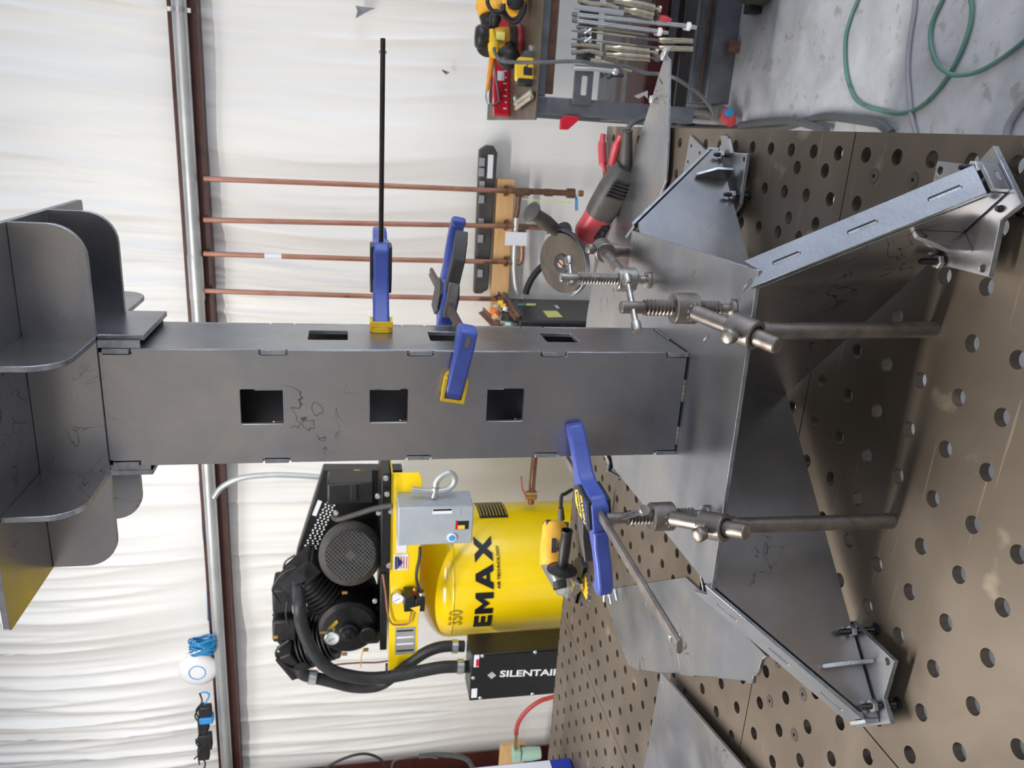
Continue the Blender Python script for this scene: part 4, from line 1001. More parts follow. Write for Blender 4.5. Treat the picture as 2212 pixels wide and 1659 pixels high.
# pressure switch with warning triangle
YS = YB-.09
boxpx(k3(925, 1020), k3(1000, 915), YS, .075, M_blackpaint, 'pressure_switch', comp, bev=.004)
c0_, c1_, c2_ = K(968, 992, YS-.002), K(1030, 1033, YS-.002), K(1035, 975, YS-.002)
sw = boxpx(k3(1000, 1020), k3(1070, 930), YS+.002, .07, M_blackpaint, 'switch_cover', comp, bev=.004)
mb = MB(); mb.prism([(q.x, q.z) for q in (c0_, c1_, c2_)][::-1], 0, .001, Fr((0, YS-.001, 0), (1, 0, 0), (0, 0, 1), (0, -1, 0))); link('warning_triangle', mb, M_txtyellow, sw)
for p, mm, r in (((1045, 900), M_zinc, .012), ((998, 895), M_red, .008), ((1000, 865), M_brass, .009)):
    c = K(*p, YS+.03); mb = MB(); mb.sphere(c, r, 10, 7); link('fitting', mb, mm, comp)
mb = MB(); mb.tube([K(a, b, YS+.03) for a, b in ((1035, 575), (1030, 650), (1015, 720), (1010, 790), (1025, 850), (1045, 890))], .006, 8, sm=5); link('switch_cable', mb, M_black, comp)
mb = MB(); mb.tube([K(a, b, YB-.02) for a, b in ((780, 760), (800, 900), (812, 1020), (840, 1095), (900, 1105), (955, 1095), (968, 1050), (975, 1020))], .0035, 8, sm=5); link('copper_line', mb, M_copper, comp)
mb = MB(); mb.tube([K(a, b, YB+.05) for a, b in ((820, 1350), (740, 1362), (600, 1365), (440, 1380), (360, 1400), (330, 1430))], .0035, 8, sm=5); link('copper_line', mb, M_copper, comp)
for (a, b) in ((520, 885), (370, 1155), (520, 1305), (665, 1275), (45, 1190)): c = K(a, b, 2.02); mb = MB(); mb.cyl(c-Vector((0, 0, .010)), c+Vector((0, 0, .010)), .0065, 6); link('brass_fitting', mb, M_brass, comp)
mb = MB(); mb.tube([K(645, 1280, 2.0), K(632, 1330, 2.0), K(630, 1395, 2.0)], .0045, 8, flat=.5); link('drain_handle', mb, M_yellow, comp)
mb = MB(); c = K(440, 1110, 2.03); mb.quad(K(405, 1130, 2.03), K(420, 1150, 2.03), K(475, 1090, 2.03), K(465, 1070, 2.03)); link('yellow_tag', mb, M_txtyellow, comp)
# grey control box
bx0, bx1 = K(882, 568, 1.90), K(1402, 290, 1.90)
cb = thing('control_box', 'grey electrical starter box mounted on the front of the compressor', 'control box', ((bx0.x+bx1.x)/2, 1.9, bx1.z))
mb = MB(); mb.box(bx0.x, bx1.x, 1.90, 2.022, bx1.z, bx0.z); cbb = link('enclosure', mb, M_greybox, cb, bevel=.004)
def stk(p, q, Y, mt, nm, par): return boxpx(k3(*p), k3(*q), Y, .0008, mt, nm, par, bev=0)
s1 = stk((1105, 362), (1315, 305), 1.899, M_greybox, 'label_recess', cb)
s1 = stk((1118, 350), (1255, 308), 1.8983, M_label, 'rating_label', cb); stk((1122, 330), (1252, 312), 1.8978, M_txtblack, 'print_line', s1)
s2 = stk((1275, 455), (1368, 395), 1.899, M_txtblack, 'danger_label', cb); stk((1275, 455), (1292, 395), 1.8984, M_red, 'print_line', s2); stk((1292, 453), (1340, 425), 1.8984, M_txtyellow, 'print_line', s2)
c = K(1250, 507, 1.90); mb = MB(); mb.lathe([(.0165, -.006), (.0165, .001)], c, (0, 1, 0), 24); bt = link('reset_button', mb, M_white, cb)
mb = MB(); mb.lathe([(.001, -.009), (.0115, -.008), (.0118, -.005)], c, (0, 1, 0), 24); link('button_cap', mb, M_bluetape, bt)
Yf = 1.96
mb = MB(); mb.tube([K(1128, 235, Yf), K(1138, 200, Yf), K(1140, 165, Yf)], .0135, 14); link('conduit_fitting', mb, M_zinc, cb)
mb = MB(); mb.tube([K(a, b, Yf) for a, b in ((1140, 160), (1150, 120), (1190, 82), (1235, 70), (1268, 95), (1265, 140), (1220, 180), (1150, 192), (1060, 190), (980, 180))], .0118, 14, sm=6)
fc = link('flexible_conduit', mb, M_galv, cb)
# conduit arcing from the girt to the guard
mb = MB(); mb.tube([by(x, y, 2.6) for x, y in ((462, 1075), (480, 1052), (520, 1033), (580, 1026), (640, 1027), (700, 1031))], .012, 12, sm=6)
solo('flexible_conduit', mb, M_galv, 'grey flexible conduit arching from the wall girt to the compressor top', 'conduit')
# copper outlet with red lever valve
t = thing('valve_pipe', 'copper outlet pipe with a red lever rising beside the yellow tank', 'pipe', tuple(by(1150, 1085, 2.3)))
mb = MB(); mb.tube([by(1155, 985, 2.3), by(1150, 1040, 2.3), by(1147, 1088, 2.3)], .013, 14); link('tube', mb, M_copperdark, t)
mb = MB(); c = by(1147, 1070, 2.3); mb.cyl(c-Vector((.0, 0, .022)), c+Vector((0, 0, .022)), .02, 12); link('valve_body', mb, M_brass, t)
mb = MB(); mb.tube([by(1137, 1073, 2.27), by(1128, 1055, 2.27), by(1126, 1030, 2.27)], .006, 8, flat=.5); link('lever', mb, M_redtool, t)

# ================================================================== SILENCER BOX
sa, sb = K(1388, 1624, 1.86), K(1388, 1312, 1.86); zb_s = K(2010, 1400, 1.86).z-.12
sil = thing('silencer_box', 'black sheet metal silencer box left of the yellow compressor tank', 'silencer', ((sa.x+sb.x)/2, 1.9, zb_s))
SD = 1.86
for i_ in range(60):
    SD += .01
    d_ = Vector((sb.x, SD, sb.z))-CAM
    if 1659-(829.5+F_PX*d_.dot(CR)/d_.dot(CF)) <= 1371: break
SD = min(SD, 2.06)
mb = MB(); mb.box(sa.x, sb.x, 1.86, SD, zb_s, sb.z); sbx = link('case', mb, M_blackpaint, sil, bevel=.004)
mb = MB(); mb.box(sa.x+.006, sb.x-.006, 1.856, 1.8598, zb_s+.006, sb.z-.006); fp_ = link('front_cover', mb, M_blackpaint, sil, bevel=.001)
for (a, b) in ((1460, 1318), (1820, 1292), (1398, 1468), (1445, 1605), (1802, 1578)): c = K(a, b, 1.856); mb = MB(); mb.lathe([(.0075, -.001), (.0055, -.004), (.001, -.005)][::-1], c, (0, 1, 0), 14); link('screw', mb, M_zinc, fp_)
stk((1383, 1605), (1425, 1540), 1.855, M_label, 'white_label', sil); s = stk((1400, 1395), (1440, 1310), 1.855, M_label, 'flag_sticker', sil); stk((1415, 1390), (1438, 1340), 1.8545, M_red, 'print_line', s)
pa, pb = K(1495, 1452, 1.855), K(1995, 1420, 1.855)
cm = (K(1580, 1450, 1.855)); f9 = Fr((0, 1.8555, 0), (0, 0, -1), (1, 0, 0), (0, -1, 0))
# lettering runs down the box in the photograph's turned view, i.e. upright in the room it reads across
tl = K(1640, 1590, 1.855)
f9 = Fr((0, 1.8552, 0), (1, 0, 0), (0, 0, 1), (0, -1, 0))
f9 = Fr(K(1735, 1440, 1.8549), (0.0, 0, -1), (1, 0, 0))
tp_len = abs(K(1990, 1440, 1.855).z-K(1578, 1440, 1.855).z)*1.22
o_ = text('lettering', 'SILENTAIR', Fr(K(1578, 1442, 1.8549)+Vector((0, 0, 0)), (-.055, 0, -1), (1, 0, -.055)), .040, M_txtwhite, sil, .001, align='LEFT', bold=.0009, xs=tp_len/.205*.92)
for k in range(7):
    hh = (.6+.4*math.sin(math.pi*(k+.5)/7))*.026; c = K(1500+8*k, 1450, 1.8547); mb = MB(); mb.box(c.x-hh*.6*(1-abs(k-3)/4.5), c.x+hh*.6*(1-abs(k-3)/4.5), 1.8543, 1.855, c.z-.0012, c.z+.0012); link('logo_bar', mb, M_txtwhite, sil)
for k in range(3): mb = MB(); c = K(1930, 1500-40*k, 2.0); 
for yy in (1.89, SD-.03):
    mb = MB(); mb.box(sa.x+.02, sa.x+.05, yy-.015, yy+.015, FZ, zb_s); link('leg', mb, M_blackpaint, sil)
    mb = MB(); mb.box(sb.x-.05, sb.x-.02, yy-.015, yy+.015, FZ, zb_s); link('leg', mb, M_blackpaint, sil)
# yellow brackets holding the tank, seen over the silencer
for (a, b) in ((1545, 1600), (1940, 1985)):
    p = K(a, 1245, 2.28); q = K(b, 1130, 2.28); mb = MB(); mb.box(min(p.x, q.x), max(p.x, q.x)+.02, 2.285, 2.31, min(p.z, q.z), max(p.z, q.z)); link('tank_bracket', mb, M_yellow, comp, bevel=.002)

# ================================================================== RED HOSE, FILTER, BOARD ON THE LEFT COLUMN
k4 = lambda a, b: (1000+a/8.293, 1459+b/8.293)
YL = WY-.40
hp_ = [by(*k4(a, b), YL+.02) for a, b in ((1700, 360), (1550, 405), (1400, 450), (1240, 550), (1100, 680), (1000, 830), (960, 960), (955, 1050))]
mb = MB(); mb.tube(hp_, .0115, 12, sm=5); solo('air_hose', mb, M_redhose, 'red rubber air hose curving from the air filter to the compressor', 'hose')
bdp, bdq = by(*k4(655, 1540), YL+.06), by(*k4(1110, 1215), YL+.06)
mb = MB(); mb.box(min(bdp.x, cL.x-.08), bdq.x, YL+.05, WY-.3205, bdq.z, bdp.z); solo('wooden_block', mb, M_wood, 'plywood block fixed to the red iron column at the lower left', 'board', bevel=.002)
ft_ = thing('air_filter_regulator', 'pale plastic air filter unit mounted on the plywood block', 'air filter', tuple(by(*k4(960, 1400), YL)))
mb = MB(); p, q = by(*k4(955, 1045), YL+.01), by(*k4(945, 1340), YL+.01); mb.cyl(p, q, .0085, 12); link('brass_stem', mb, M_brass, ft_)
p, q = by(*k4(880, 1530), YL), by(*k4(1040, 1330), YL); mb = MB(); mb.box(p.x, q.x, YL-.02, YL+.045, q.z, p.z); link('head', mb, M_aqua, ft_, bevel=.006)
p, q = by(*k4(1035, 1420), YL+.01), by(*k4(1380, 1400), YL+.01); mb = MB(); mb.lathe([(.02, 0), (.034, .004), (.036, .05), (.03, (q-p).length)], p, Vector((0, 0, -1)), 24); link('bowl', mb, M_aqua, ft_)
mb = MB(); mb.tube([by(x, y, YL+.05) for x, y in ((905, 1634), (940, 1630), (965, 1631), (990, 1634), (1010, 1642), (1022, 1660))], .013, 12, sm=4)
solo('rubber_hose', mb, M_cord, 'thick grey cable along the red iron column at the picture bottom', 'cable')
mb = MB(); mb.tube([by(x, y, YL+.02) for x, y in ((700, 1662), (730, 1644), (770, 1630), (800, 1630), (825, 1643), (833, 1662))], .007, 10, sm=5)
solo('black_cable', mb, M_black, 'loose black cable loop against the lower left wall sheeting', 'cable')
mb = MB(); mb.tube([by(x, y, YL+.02) for x, y in ((846, 1662), (850, 1645), (870, 1638), (910, 1633), (945, 1638))], .0045, 8, sm=5)
solo('black_cable', mb, M_cord, 'thin grey wire running to the red iron column', 'cable')

# wireless disc, cable coils on the girt
c = by(428, 1447, WY-.11); mb = MB(); mb.lathe([(.001, -.022), (.045, -.022), (.075, -.014), (.092, 0), (.092, .012), (.08, .02)], c, (0, 1, 0), 40)
wd = thing('wireless_access_point', 'round white wireless access point on the wall above the conduit', 'access point', tuple(c))
link('shell', mb, M_white, wd, ang=60)
mb = MB(); mb.lathe([(.036, -.0232), (.0385, -.0236), (.041, -.0232), (.0385, -.0228), (.036, -.0232)], c, (0, 1, 0), 36, caps=False); link('status_ring', mb, M_bluetape, wd)
c = by(437, 1395, WY-.15); rc = thing('cable_coil', 'bundled coil of bright blue cable over the conduit beside the white disc', 'cable', tuple(c))
for k in range(9):
    t_ = k/8-.5; pts = []
    for q in range(25): a = 2*math.pi*q/24; pts.append(c+Vector((t_*.075+.006*math.sin(3*a+k), .028*math.sin(a), .052*math.cos(a)+.01*math.sin(k*2.1))))
    mb = MB(); mb.tube(pts, .0048, 8); link('loop', mb, M_bluecab, rc)
mb = MB(); mb.tube([c+Vector((.0, -.035, .05)), c+Vector((-.01, -.03, .07)), c+Vector((-.02, -.03, .052)), c+Vector((0, -.036, 0))], .0028, 6, sm=4); link('tie', mb, M_white, rc)
c = by(441, 1560, WY-.16); ad = thing('cable_bundle', 'black power adapters and cables tied with blue tape hanging on the conduit', 'cable bundle', tuple(c))
random.seed(3)
for (x, y, w, h, dz) in ((444, 1540, .030, .05, 0), (440, 1562, .026, .04, 0), (444, 1600, .032, .05, 0), (440, 1625, .028, .04, 0)):
    q = by(x, y, WY-.15); mb = MB(); mb.box(q.x-h*.9, q.x+h*.9, WY-.17, WY-.13, q.z-w, q.z+w); link('adapter', mb, M_black, ad, bevel=.005)
q = by(445, 1558, WY-.175); mb = MB(); mb.box(q.x-.018, q.x+.018, WY-.178, WY-.128, q.z-.032, q.z+.032); link('blue_tape', mb, M_bluetape, ad, bevel=.004)
for k in range(9):
    y0 = 1500+14*k+random.uniform(-4, 4); x0 = 432+random.uniform(-8, 10)
    pts = [by(x0+random.uniform(-10, 10), y0+yy, WY-.16-.01*random.random()) for yy in (0, 18, 36, 54)]
    mb = MB(); mb.tube(pts, .004, 7, sm=4); link('cable', mb, M_black, ad)
mb = MB(); mb.tube([by(x, y, WY-.16) for x, y in ((430, 1500), (440, 1495), (452, 1500), (446, 1515), (440, 1522))], .004, 7, sm=5); link('blue_cord', mb, M_bluetape, ad)

# ================================================================== BLUE TIN ON THE TABLE (bottom edge of the photograph)
ta, tb_ = by(1036, 1648, .82), by(1212, 1634, .82)
tn = thing('rectangular_tin', 'blue metal tin with a dense white label standing on the table, photo bottom edge', 'tin', (ta.x-.07, .86, 0))
zt_t = by(1036, 1648, .82).z; x1t = by(1212, 1634, .93).x-.004
mb = MB(); mb.box(x1t-.17, x1t, .82, .93, .0006, zt_t); link('can_body', mb, M_tin, tn, bevel=.006)
mb = MB(); mb.box(x1t-.165, x1t-.006, .8185, .8197, zt_t*.22, zt_t-.008); lb1 = link('paper_label', mb, M_label, tn)
mb = MB(); mb.box(x1t+.0004, x1t+.0012, .826, .924, zt_t*.22, zt_t-.008); lb2 = link('paper_label', mb, M_label, tn)
random.seed(5)
for k in range(20):
    z_ = zt_t*.25+(zt_t*.75-.02)*k/20; mb = MB(); a_ = 0
    while a_ < .15:
        L_ = random.uniform(.006, .02)
        mb.box(x1t-.160+a_, x1t-.160+min(.152, a_+L_), .8179, .8184, z_, z_+.0028); a_ += L_+.003
    link('print_line', mb, M_labtext, lb1)
mb = MB(); mb.cyl((x1t-.05, .87, zt_t), (x1t-.05, .87, zt_t+.012), .018, 24); link('cap', mb, M_white, tn)

# ================================================================== TOOLBOX, SCRAP BIN BEHIND THE TABLE
k6 = lambda a, b: (1000+a/7.373, 540+b/7.373)
XS, YF6, YB6 = -.425, 2.45, 2.88
zt6 = by(1122, 686, YF6).z
tbx = thing('tool_chest', 'black steel tool chest with stickers on its side, behind the table', 'tool chest', (XS-.3, 2.65, FZ))
mb = MB(); mb.box(XS-.42, XS, YF6, YB6, FZ+.06, zt6); ch = link('cabinet', mb, M_blackpaint, tbx, bevel=.008)
for k in range(5):
    z_ = zt6-.05-.14*k; mb = MB(); mb.box(XS-.40, XS-.02, YF6-.012, YF6-.001, z_-.125, z_-.01); dr = link('drawer', mb, M_blackpaint, tbx, bevel=.004)
    mb = MB(); mb.box(XS-.37, XS-.05, YF6-.024, YF6-.0125, z_-.032, z_-.016); link('drawer_pull', mb, M_black, dr, bevel=.003)
def side_patch(p, m, nm, par):
    P_ = [bx(*k6(*q), XS+.0012) for q in p]; mb = MB(); mb.add(P_, [(0, 1, 2, 3)]); return link(nm, mb, m, par)
lb = side_patch(((1270, 968), (1495, 968), (1592, 1070), (1355, 1075)), M_ylabel, 'yellow_label', tbx)
side_patch(((870, 850), (1000, 850), (1000, 885), (870, 885)), M_teal, 'teal_sticker', tbx); side_patch(((1010, 850), (1160, 850), (1160, 885), (1010, 885)), M_ylabel, 'yellow_sticker', tbx)
side_patch(((1450, 880), (1500, 880), (1545, 930), (1495, 930)), M_label, 'white_sticker', tbx)
for dx in (-.36, -.06):
    for yy in (YF6+.06, YB6-.06): mb = MB(); mb.cyl((XS+dx-.012, yy, FZ+.032), (XS+dx+.012, yy, FZ+.032), .032, 18); link('castor', mb, M_black, tbx)
sc_ = thing('scrap_tray', 'angle iron tray of mixed scrap pieces standing on the tool chest', 'tray', tuple(by(*k6(700, 1000), 2.6)+Vector((0, 0, -.02))))
zb6 = zt6+.0005
for (p, q, Y1, Y2, m_) in (((630, 700), (905, 1080), 2.62, 2.5, M_rust), ((660, 700), (935, 1085), 2.66, 2.5, M_cartsteel), ((320, 945), (560, 1190), 2.6, 2.52, M_rust), ((560, 690), (780, 960), 2.68, 2.6, M_redoxide)):
    A, B = by(*k6(*p), Y1), by(*k6(*q), Y2); d = (B-A); f_ = axfr(A, d); mb = MB(); L_ = d.length; mb.box(-.012, .012, -.002, .002, 0, L_, f_); mb.box(-.012, -.008, -.002, .022, 0, L_, f_); link('angle_bar', mb, m_, sc_)
random.seed(11)
for (a, b, m_, r) in ((600, 835, M_yel_pad, .011), (640, 885, M_yel_pad, .011), (470, 970, M_orange, .012), (560, 1010, M_orange, .013), (510, 1060, M_wood, .012), (670, 935, M_white, .009), (710, 965, M_white, .009), (720, 1175, M_aqua, .012), (785, 1170, M_aqua, .011), (690, 1070, M_grey_resin, .02), (640, 1140, M_galv, .011), (530, 900, M_galv, .011), (590, 1180, M_rust, .014), (650, 1010, M_copperdark, .012), (740, 1080, M_grey_resin, .018), (500, 1150, M_rust, .014)):
    c = by(*k6(a, b), 2.58+random.uniform(-.05, .03)); mb = MB(); an = random.uniform(0, 3)
    if random.random() < .5: mb.cyl(c-Vector((math.cos(an), .3, math.sin(an)))*r, c+Vector((math.cos(an), .3, math.sin(an)))*r, r*.7, 12)
    else: mb.box(-r, r, -r*.6, r*.6, -r*.8, r*.8, Fr(c, (math.cos(an), .2, math.sin(an)), (0, 1, .2)))
    link('scrap_piece', mb, m_, sc_, bevel=.002)
mb = MB(); mb.box(XS-.36, XS-.02, 2.48, 2.8, zb6, zb6+.02); link('tray_base', mb, M_cartsteel, sc_)

# ================================================================== RED ANGLE GRINDER
def gr_sec(c, u, v, ru, rv, p=.8): return (c, u, v, ru, rv, p)
YR = .98
disc_c = by(*(1120+695/7.373, 400+1245/7.373), YR)
g1 = thing('angle_grinder', 'red and black corded angle grinder with a thin cutting disc, lying behind the pedestal', 'angle grinder', (disc_c.x+.08, YR, .03))
nA_ = Vector((-.10, -.55, .83)).normalized()            # disc faces the viewer
A0 = by(1275, 497, YR+.01); A1 = by(1352, 366, .92); axg = (A1-A0).normalized()
upg = (Vector((0, 0, 1))-axg*axg.z).normalized(); sd = axg.cross(upg)
def gpt(t, a=0, b=0): return A0+(A1-A0)*t+sd*a+upg*b
L_ = (A1-A0).length
secs = [(gpt(-.14), sd, upg, .018, .024, .75), (gpt(-.10), sd, upg, .021, .028, .75), (gpt(-.03), sd, upg, .024, .031, .8), (gpt(.12), sd, upg, .0245, .029, .8), (gpt(.30), sd, upg, .025, .0295, .8)]
mb = MB(); mb.loft(secs, 28); link('red_housing', mb, M_redtool, g1, ang=60)
secs = [(gpt(.27), sd, upg, .0255, .030, .8), (gpt(.40), sd, upg, .026, .0315, .8), (gpt(.65), sd, upg, .026, .032, .8), (gpt(.88), sd, upg, .0245, .029, .75), (gpt(1.0), sd, upg, .020, .023, .7), (gpt(1.03), sd, upg, .018, .021, .7)]
mb = MB(); mb.loft(secs, 28); bh = link('rear_grip', mb, M_grey_resin, g1, ang=60)
for k in range(5):
    c = gpt(.66+.05*k, .0262, .004); mb = MB(); mb.box(-.0016, .0016, -.002, .002, -.019, .019, Fr(c, axg, sd)); link('vent_slot', mb, M_black, bh)
c = gpt(.10, .0225, -.014); mb = MB(); mb.box(-.019, .019, -.004, .003, -.011, .011, Fr(c, axg, sd)); sw = link('switch_recess', mb, M_black, g1, bevel=.003)
mb = MB(); mb.box(-.007, .007, 0, .007, -.005, .005, Fr(c, axg, sd)); link('slide_switch', mb, M_grey_resin, g1, bevel=.002)
boot0 = gpt(1.0); boot1 = by(1355, 283, .91)
mb = MB(); mb.tube([boot0, boot0.lerp(boot1, .45), boot1], [.0125, .0118, .0095], 16, sm=0); mb.lathe([(.0098, -.002), (.0112, 0), (.0098, .002)], boot1, boot1-boot0, 16); link('strain_relief', mb, M_grey_resin, g1)
cord = [boot1, by(1360, 272, .92), by(1374, 262, .95), by(1395, 255, .98), by(1415, 252, 1.02)]
mb = MB(); mb.tube(cord, .0048, 10, sm=6); link('power_cord', mb, M_cord, g1)
# gear head, guard, disc
hdc = disc_c-nA_*.030
secs = [(disc_c-nA_*.012, sd, upg, .022, .022, 1), (disc_c-nA_*.022, sd, upg, .027, .027, 1), (disc_c-nA_*.05, sd, upg, .026, .026, .9), (disc_c-nA_*.06, sd, upg, .018, .018, .9)]
mb = MB(); mb.loft(secs, 24); mb.loft([(disc_c-nA_*.038, nA_, upg, .02, .022, .8), (gpt(-.08), sd, upg, .020, .026, .8)], 20); link('gear_head', mb, M_redtool, g1, ang=60)
fd = axfr(disc_c, nA_, (0, 0, 1))
mb = MB(); mb.lathe([(.011, -.0008), (.0625, -.0008), (.0625, .0008), (.011, .0008)], disc_c, nA_, 56); link('cutting_disc', mb, M_disc, g1)
mb = MB(); mb.lathe([(.0005, .004), (.009, .0045), (.0195, .0035), (.020, .0008)], disc_c, nA_, 28); fl = link('flange_nut', mb, M_black_bolt, g1)
for k in range(4): a = math.pi/4+k*math.pi/2; mb = MB(); c = fd.p(.0145*math.cos(a), .0145*math.sin(a), .0042); mb.cyl(c, c+nA_*.0006, .0018, 8); link('pin_hole', mb, M_black, fl)
mb = MB(); mb.lathe([(.0005, .006), (.0075, .0055), (.0082, .004)], disc_c, nA_, 18); link('spindle', mb, M_tan, g1)
# half guard on the far side (towards upper right)
def ang_of(px_, py_):
    q = by(px_, py_, YR); d = q-disc_c; return math.atan2(d.dot(fd.v), d.dot(fd.u))
a_s = ang_of(1175, 537); a_m = ang_of(1240, 515); a_e = ang_of(1268, 590)
da = (a_m-a_s+math.pi) % (2*math.pi)-math.pi; da2 = (a_e-a_m+math.pi) % (2*math.pi)-math.pi
mb = MB(); mb.lathe([(.022, -.0085), (.068, -.0085), (.0705, -.006), (.0705, .006), (.0685, .0068), (.0685, .0058), (.0688, -.0055), (.067, -.0072), (.022, -.0072)], disc_c, nA_, 40, a_s, a_s+da+da2*1.25)
link('disc_guard', mb, M_guard, g1)
hA = by(1205, 500, YR+.02); hB = by(1149, 458, YR-.02)
dH = (hB-hA).normalized()
mb = MB(); Lh = (hB-hA).length; mb.lathe([(.012, -.012), (.0125, .0), (.0135, .02), (.0155, Lh*.45), (.0135, Lh*.8), (.0125, Lh*.92), (.016, Lh*.96), (.0205, Lh*.99), (.0205, Lh+.002), (.014, Lh+.006), (.006, Lh+.007)], hA, dH, 28); link('side_handle', mb, M_grey_resin, g1, ang=50)
mb = MB(); mb.lathe([(.012, -.016), (.026, -.014), (.027, -.011), (.014, -.008)], hA, dH, 24); link('handle_flange', mb, M_black, g1)

# ================================================================== YELLOW ANGLE GRINDER WITH WIRE WHEEL
k7 = lambda a, b: (1150+a/11.06, 1100+b/11.06)
kz = lambda a, b: (900+a/3.16, 1134+b/3.16)
YD = .98
g2 = thing('angle_grinder', 'yellow angle grinder with knotted wire wheel and black side handle, left rear of the table', 'angle grinder', tuple(by(1235, 1260, YD)))
B0 = by(1194, 1215, YD); B1 = by(1200, 1128, YD+.06)
axd = (B1-B0).normalized(); upd = (Vector((0, 0, 1))-axd*axd.z).normalized(); sdd = axd.cross(upd)
def dpt(t, a=0, b=0): return B0+(B1-B0)*t+sdd*a+upd*b
mb = MB(); mb.loft([(dpt(-.10), sdd, upd, .028, .030, .8), (dpt(.1), sdd, upd, .030, .0305, .8), (dpt(.45), sdd, upd, .0305, .032, .8), (dpt(.62), sdd, upd, .0285, .030, .8), (dpt(.9), sdd, upd, .0285, .030, .75), (dpt(1.0), sdd, upd, .023, .025, .8)], 28); yh = link('motor_housing', mb, M_yeltool, g2, ang=60)
q0, q1, q2, q3 = k7(465, 690), k7(580, 690), k7(580, 1040), k7(455, 1040)
Yd = YD-.028
mb = MB(); mb.add([by(*q0, Yd), by(*q1, Yd), by(*q2, Yd), by(*q3, Yd)], [(0, 1, 2, 3)]); link('name_plate', mb, M_guard, yh)
mb = MB(); mb.add([by(*q, Yd) for q in (k7(580, 705), k7(655, 705), k7(640, 1035), k7(580, 1035))], [(0, 1, 2, 3)]); link('name_plate', mb, M_wood, yh)
ctr = by(*k7(612, 870), Yd-.0006); dd_ = (by(*k7(612, 700), Yd-.0006)-by(*k7(612, 1035), Yd-.0006)).normalized()
text('lettering', 'DEWALT', Fr(ctr, dd_, (0, 0, 1)), .0075, M_txtblack, yh, .0003, bold=.0003)
for k in range(6): mb = MB(); c = dpt(.93, -.02+.008*k, .0); mb.box(-.006, .006, -.0012, .0012, -.0265, .0285, Fr(c, axd, sdd)); link('vent_slot', mb, M_grey_resin, yh)
# cord boot
c0_, c1_ = by(*k7(690, 240), YD+.02), by(*k7(680, -40), YD+.02)
mb = MB(); mb.tube([c0_, c0_.lerp(c1_, .6), c1_], [.0085, .0072, .006], 14); link('strain_relief', mb, M_grey_resin, g2)
mb = MB(); mb.tube([c1_, by(1213, 1072, YD+.03), by(1222, 1066, YD+.05), by(1235, 1058, YD+.1)], .0045, 8, sm=5); link('power_cord', mb, M_black, g2)
# gear case
gc = by(1222, 1262, YD-.01)
mb = MB(); mb.loft([(dpt(-.05), sdd, upd, .028, .029, .8), (by(1206, 1242, YD), sdd, upd, .031, .030, .7), (by(1216, 1262, YD-.01), sdd, upd, .028, .028, .7), (by(1222, 1285, YD-.02), sdd, upd, .018, .020, .8)], 24); gcx = link('gear_case', mb, M_zinc, g2, ang=60)
dn = Vector((.03, 0, -1)).normalized()
g0 = by(1232, 1268, YD-.012)
mb = MB(); mb.lathe([(.026, -.012), (.0265, -.004), (.022, .0), (.022, .010), (.017, .012), (.017, .018)], g0, dn, 28); link('spindle_collar', mb, M_zinc, g2)
mb = MB(); mb.hexn(g0+dn*.018, dn, .012, 0, .012); link('arbor_nut', mb, M_zinc, g2)
mb = MB(); mb.box(-.02, .012, -.016, .016, -.002, .002, Fr(by(1213, 1262, YD-.045), (.3, -.2, -.9), (0, 1, -.2))); link('name_badge', mb, M_black, g2, bevel=.001)
wc = g0+dn*.034
mb = MB(); mb.lathe([(.010, -.003), (.037, -.003), (.038, 0), (.037, .003), (.010, .003)], wc, dn, 36); link('wheel_plate', mb, M_yel_pad, g2)
random.seed(9)
for k in range(22):
    a = 2*math.pi*k/22; f_ = axfr(wc, dn); dr_ = f_.u*math.cos(a)+f_.v*math.sin(a); tg = f_.u*-math.sin(a)+f_.v*math.cos(a)
    mb = MB()
    for s in (0, 1):
        pts = []
        for q in range(9): t = q/8; ph = t*9+s*math.pi; pts.append(wc+dr_*(.036+.022*t)+tg*(.0024*math.cos(ph)*(1-t*.2)+.003*t*(s-.5)*2)+dn*(.0024*math.sin(ph)))
        mb.tube(pts, .0021, 5)
    link('wire_knot', mb, M_guard, g2)
mb = MB(); f_ = axfr(wc-dn*.008, dn); aa = math.atan2(0, -1)
mb.lathe([(.022, -.004), (.066, -.004), (.068, 0), (.068, .016), (.0665, .016), (.0665, .001), (.022, -.002)], wc-dn*.008, dn, 36, math.radians(20), math.radians(200), up=(0, 1, 0)); link('wheel_guard', mb, M_black, g2)
# side handle (hollow tube with flange)
hA = by(*k7(715, 1400), YD-.07); hB = by(*k7(830, 500), YD-.07); dH = (hB-hA).normalized(); Lh = (hB-hA).length
mb = MB(); mb.lathe([(.0055, -.004), (.010, -.003), (.010, .006), (.0118, .010), (.0128, Lh*.5), (.0122, Lh*.93), (.0135, Lh*.95), (.0135, Lh), (.0105, Lh), (.0095, Lh-.05), (.001, Lh-.055)], hA, dH, 30); sh = link('side_handle', mb, M_black, g2, ang=50)
mb = MB(); mb.lathe([(.010, .006), (.020, .0), (.0345, -.004), (.035, -.006), (.022, -.004), (.008, -.002)], hA, dH, 36); link('handle_flange', mb, M_black, sh, ang=60)
mb = MB(); mb.cyl(hA, hA-dH*.03+Vector((0, .03, 0)), .005, 10); link('handle_stud', mb, M_zinc, sh)
# pale rod leaning behind the clamp
p, q = bz(1309, 1070, .02), bz(1314, 1150, .006); mb = MB(); mb.cyl(p, q, .006, 12); solo('zinc_rod', mb, M_zinc, 'short zinc rod on the table behind the blue clamp', 'rod')

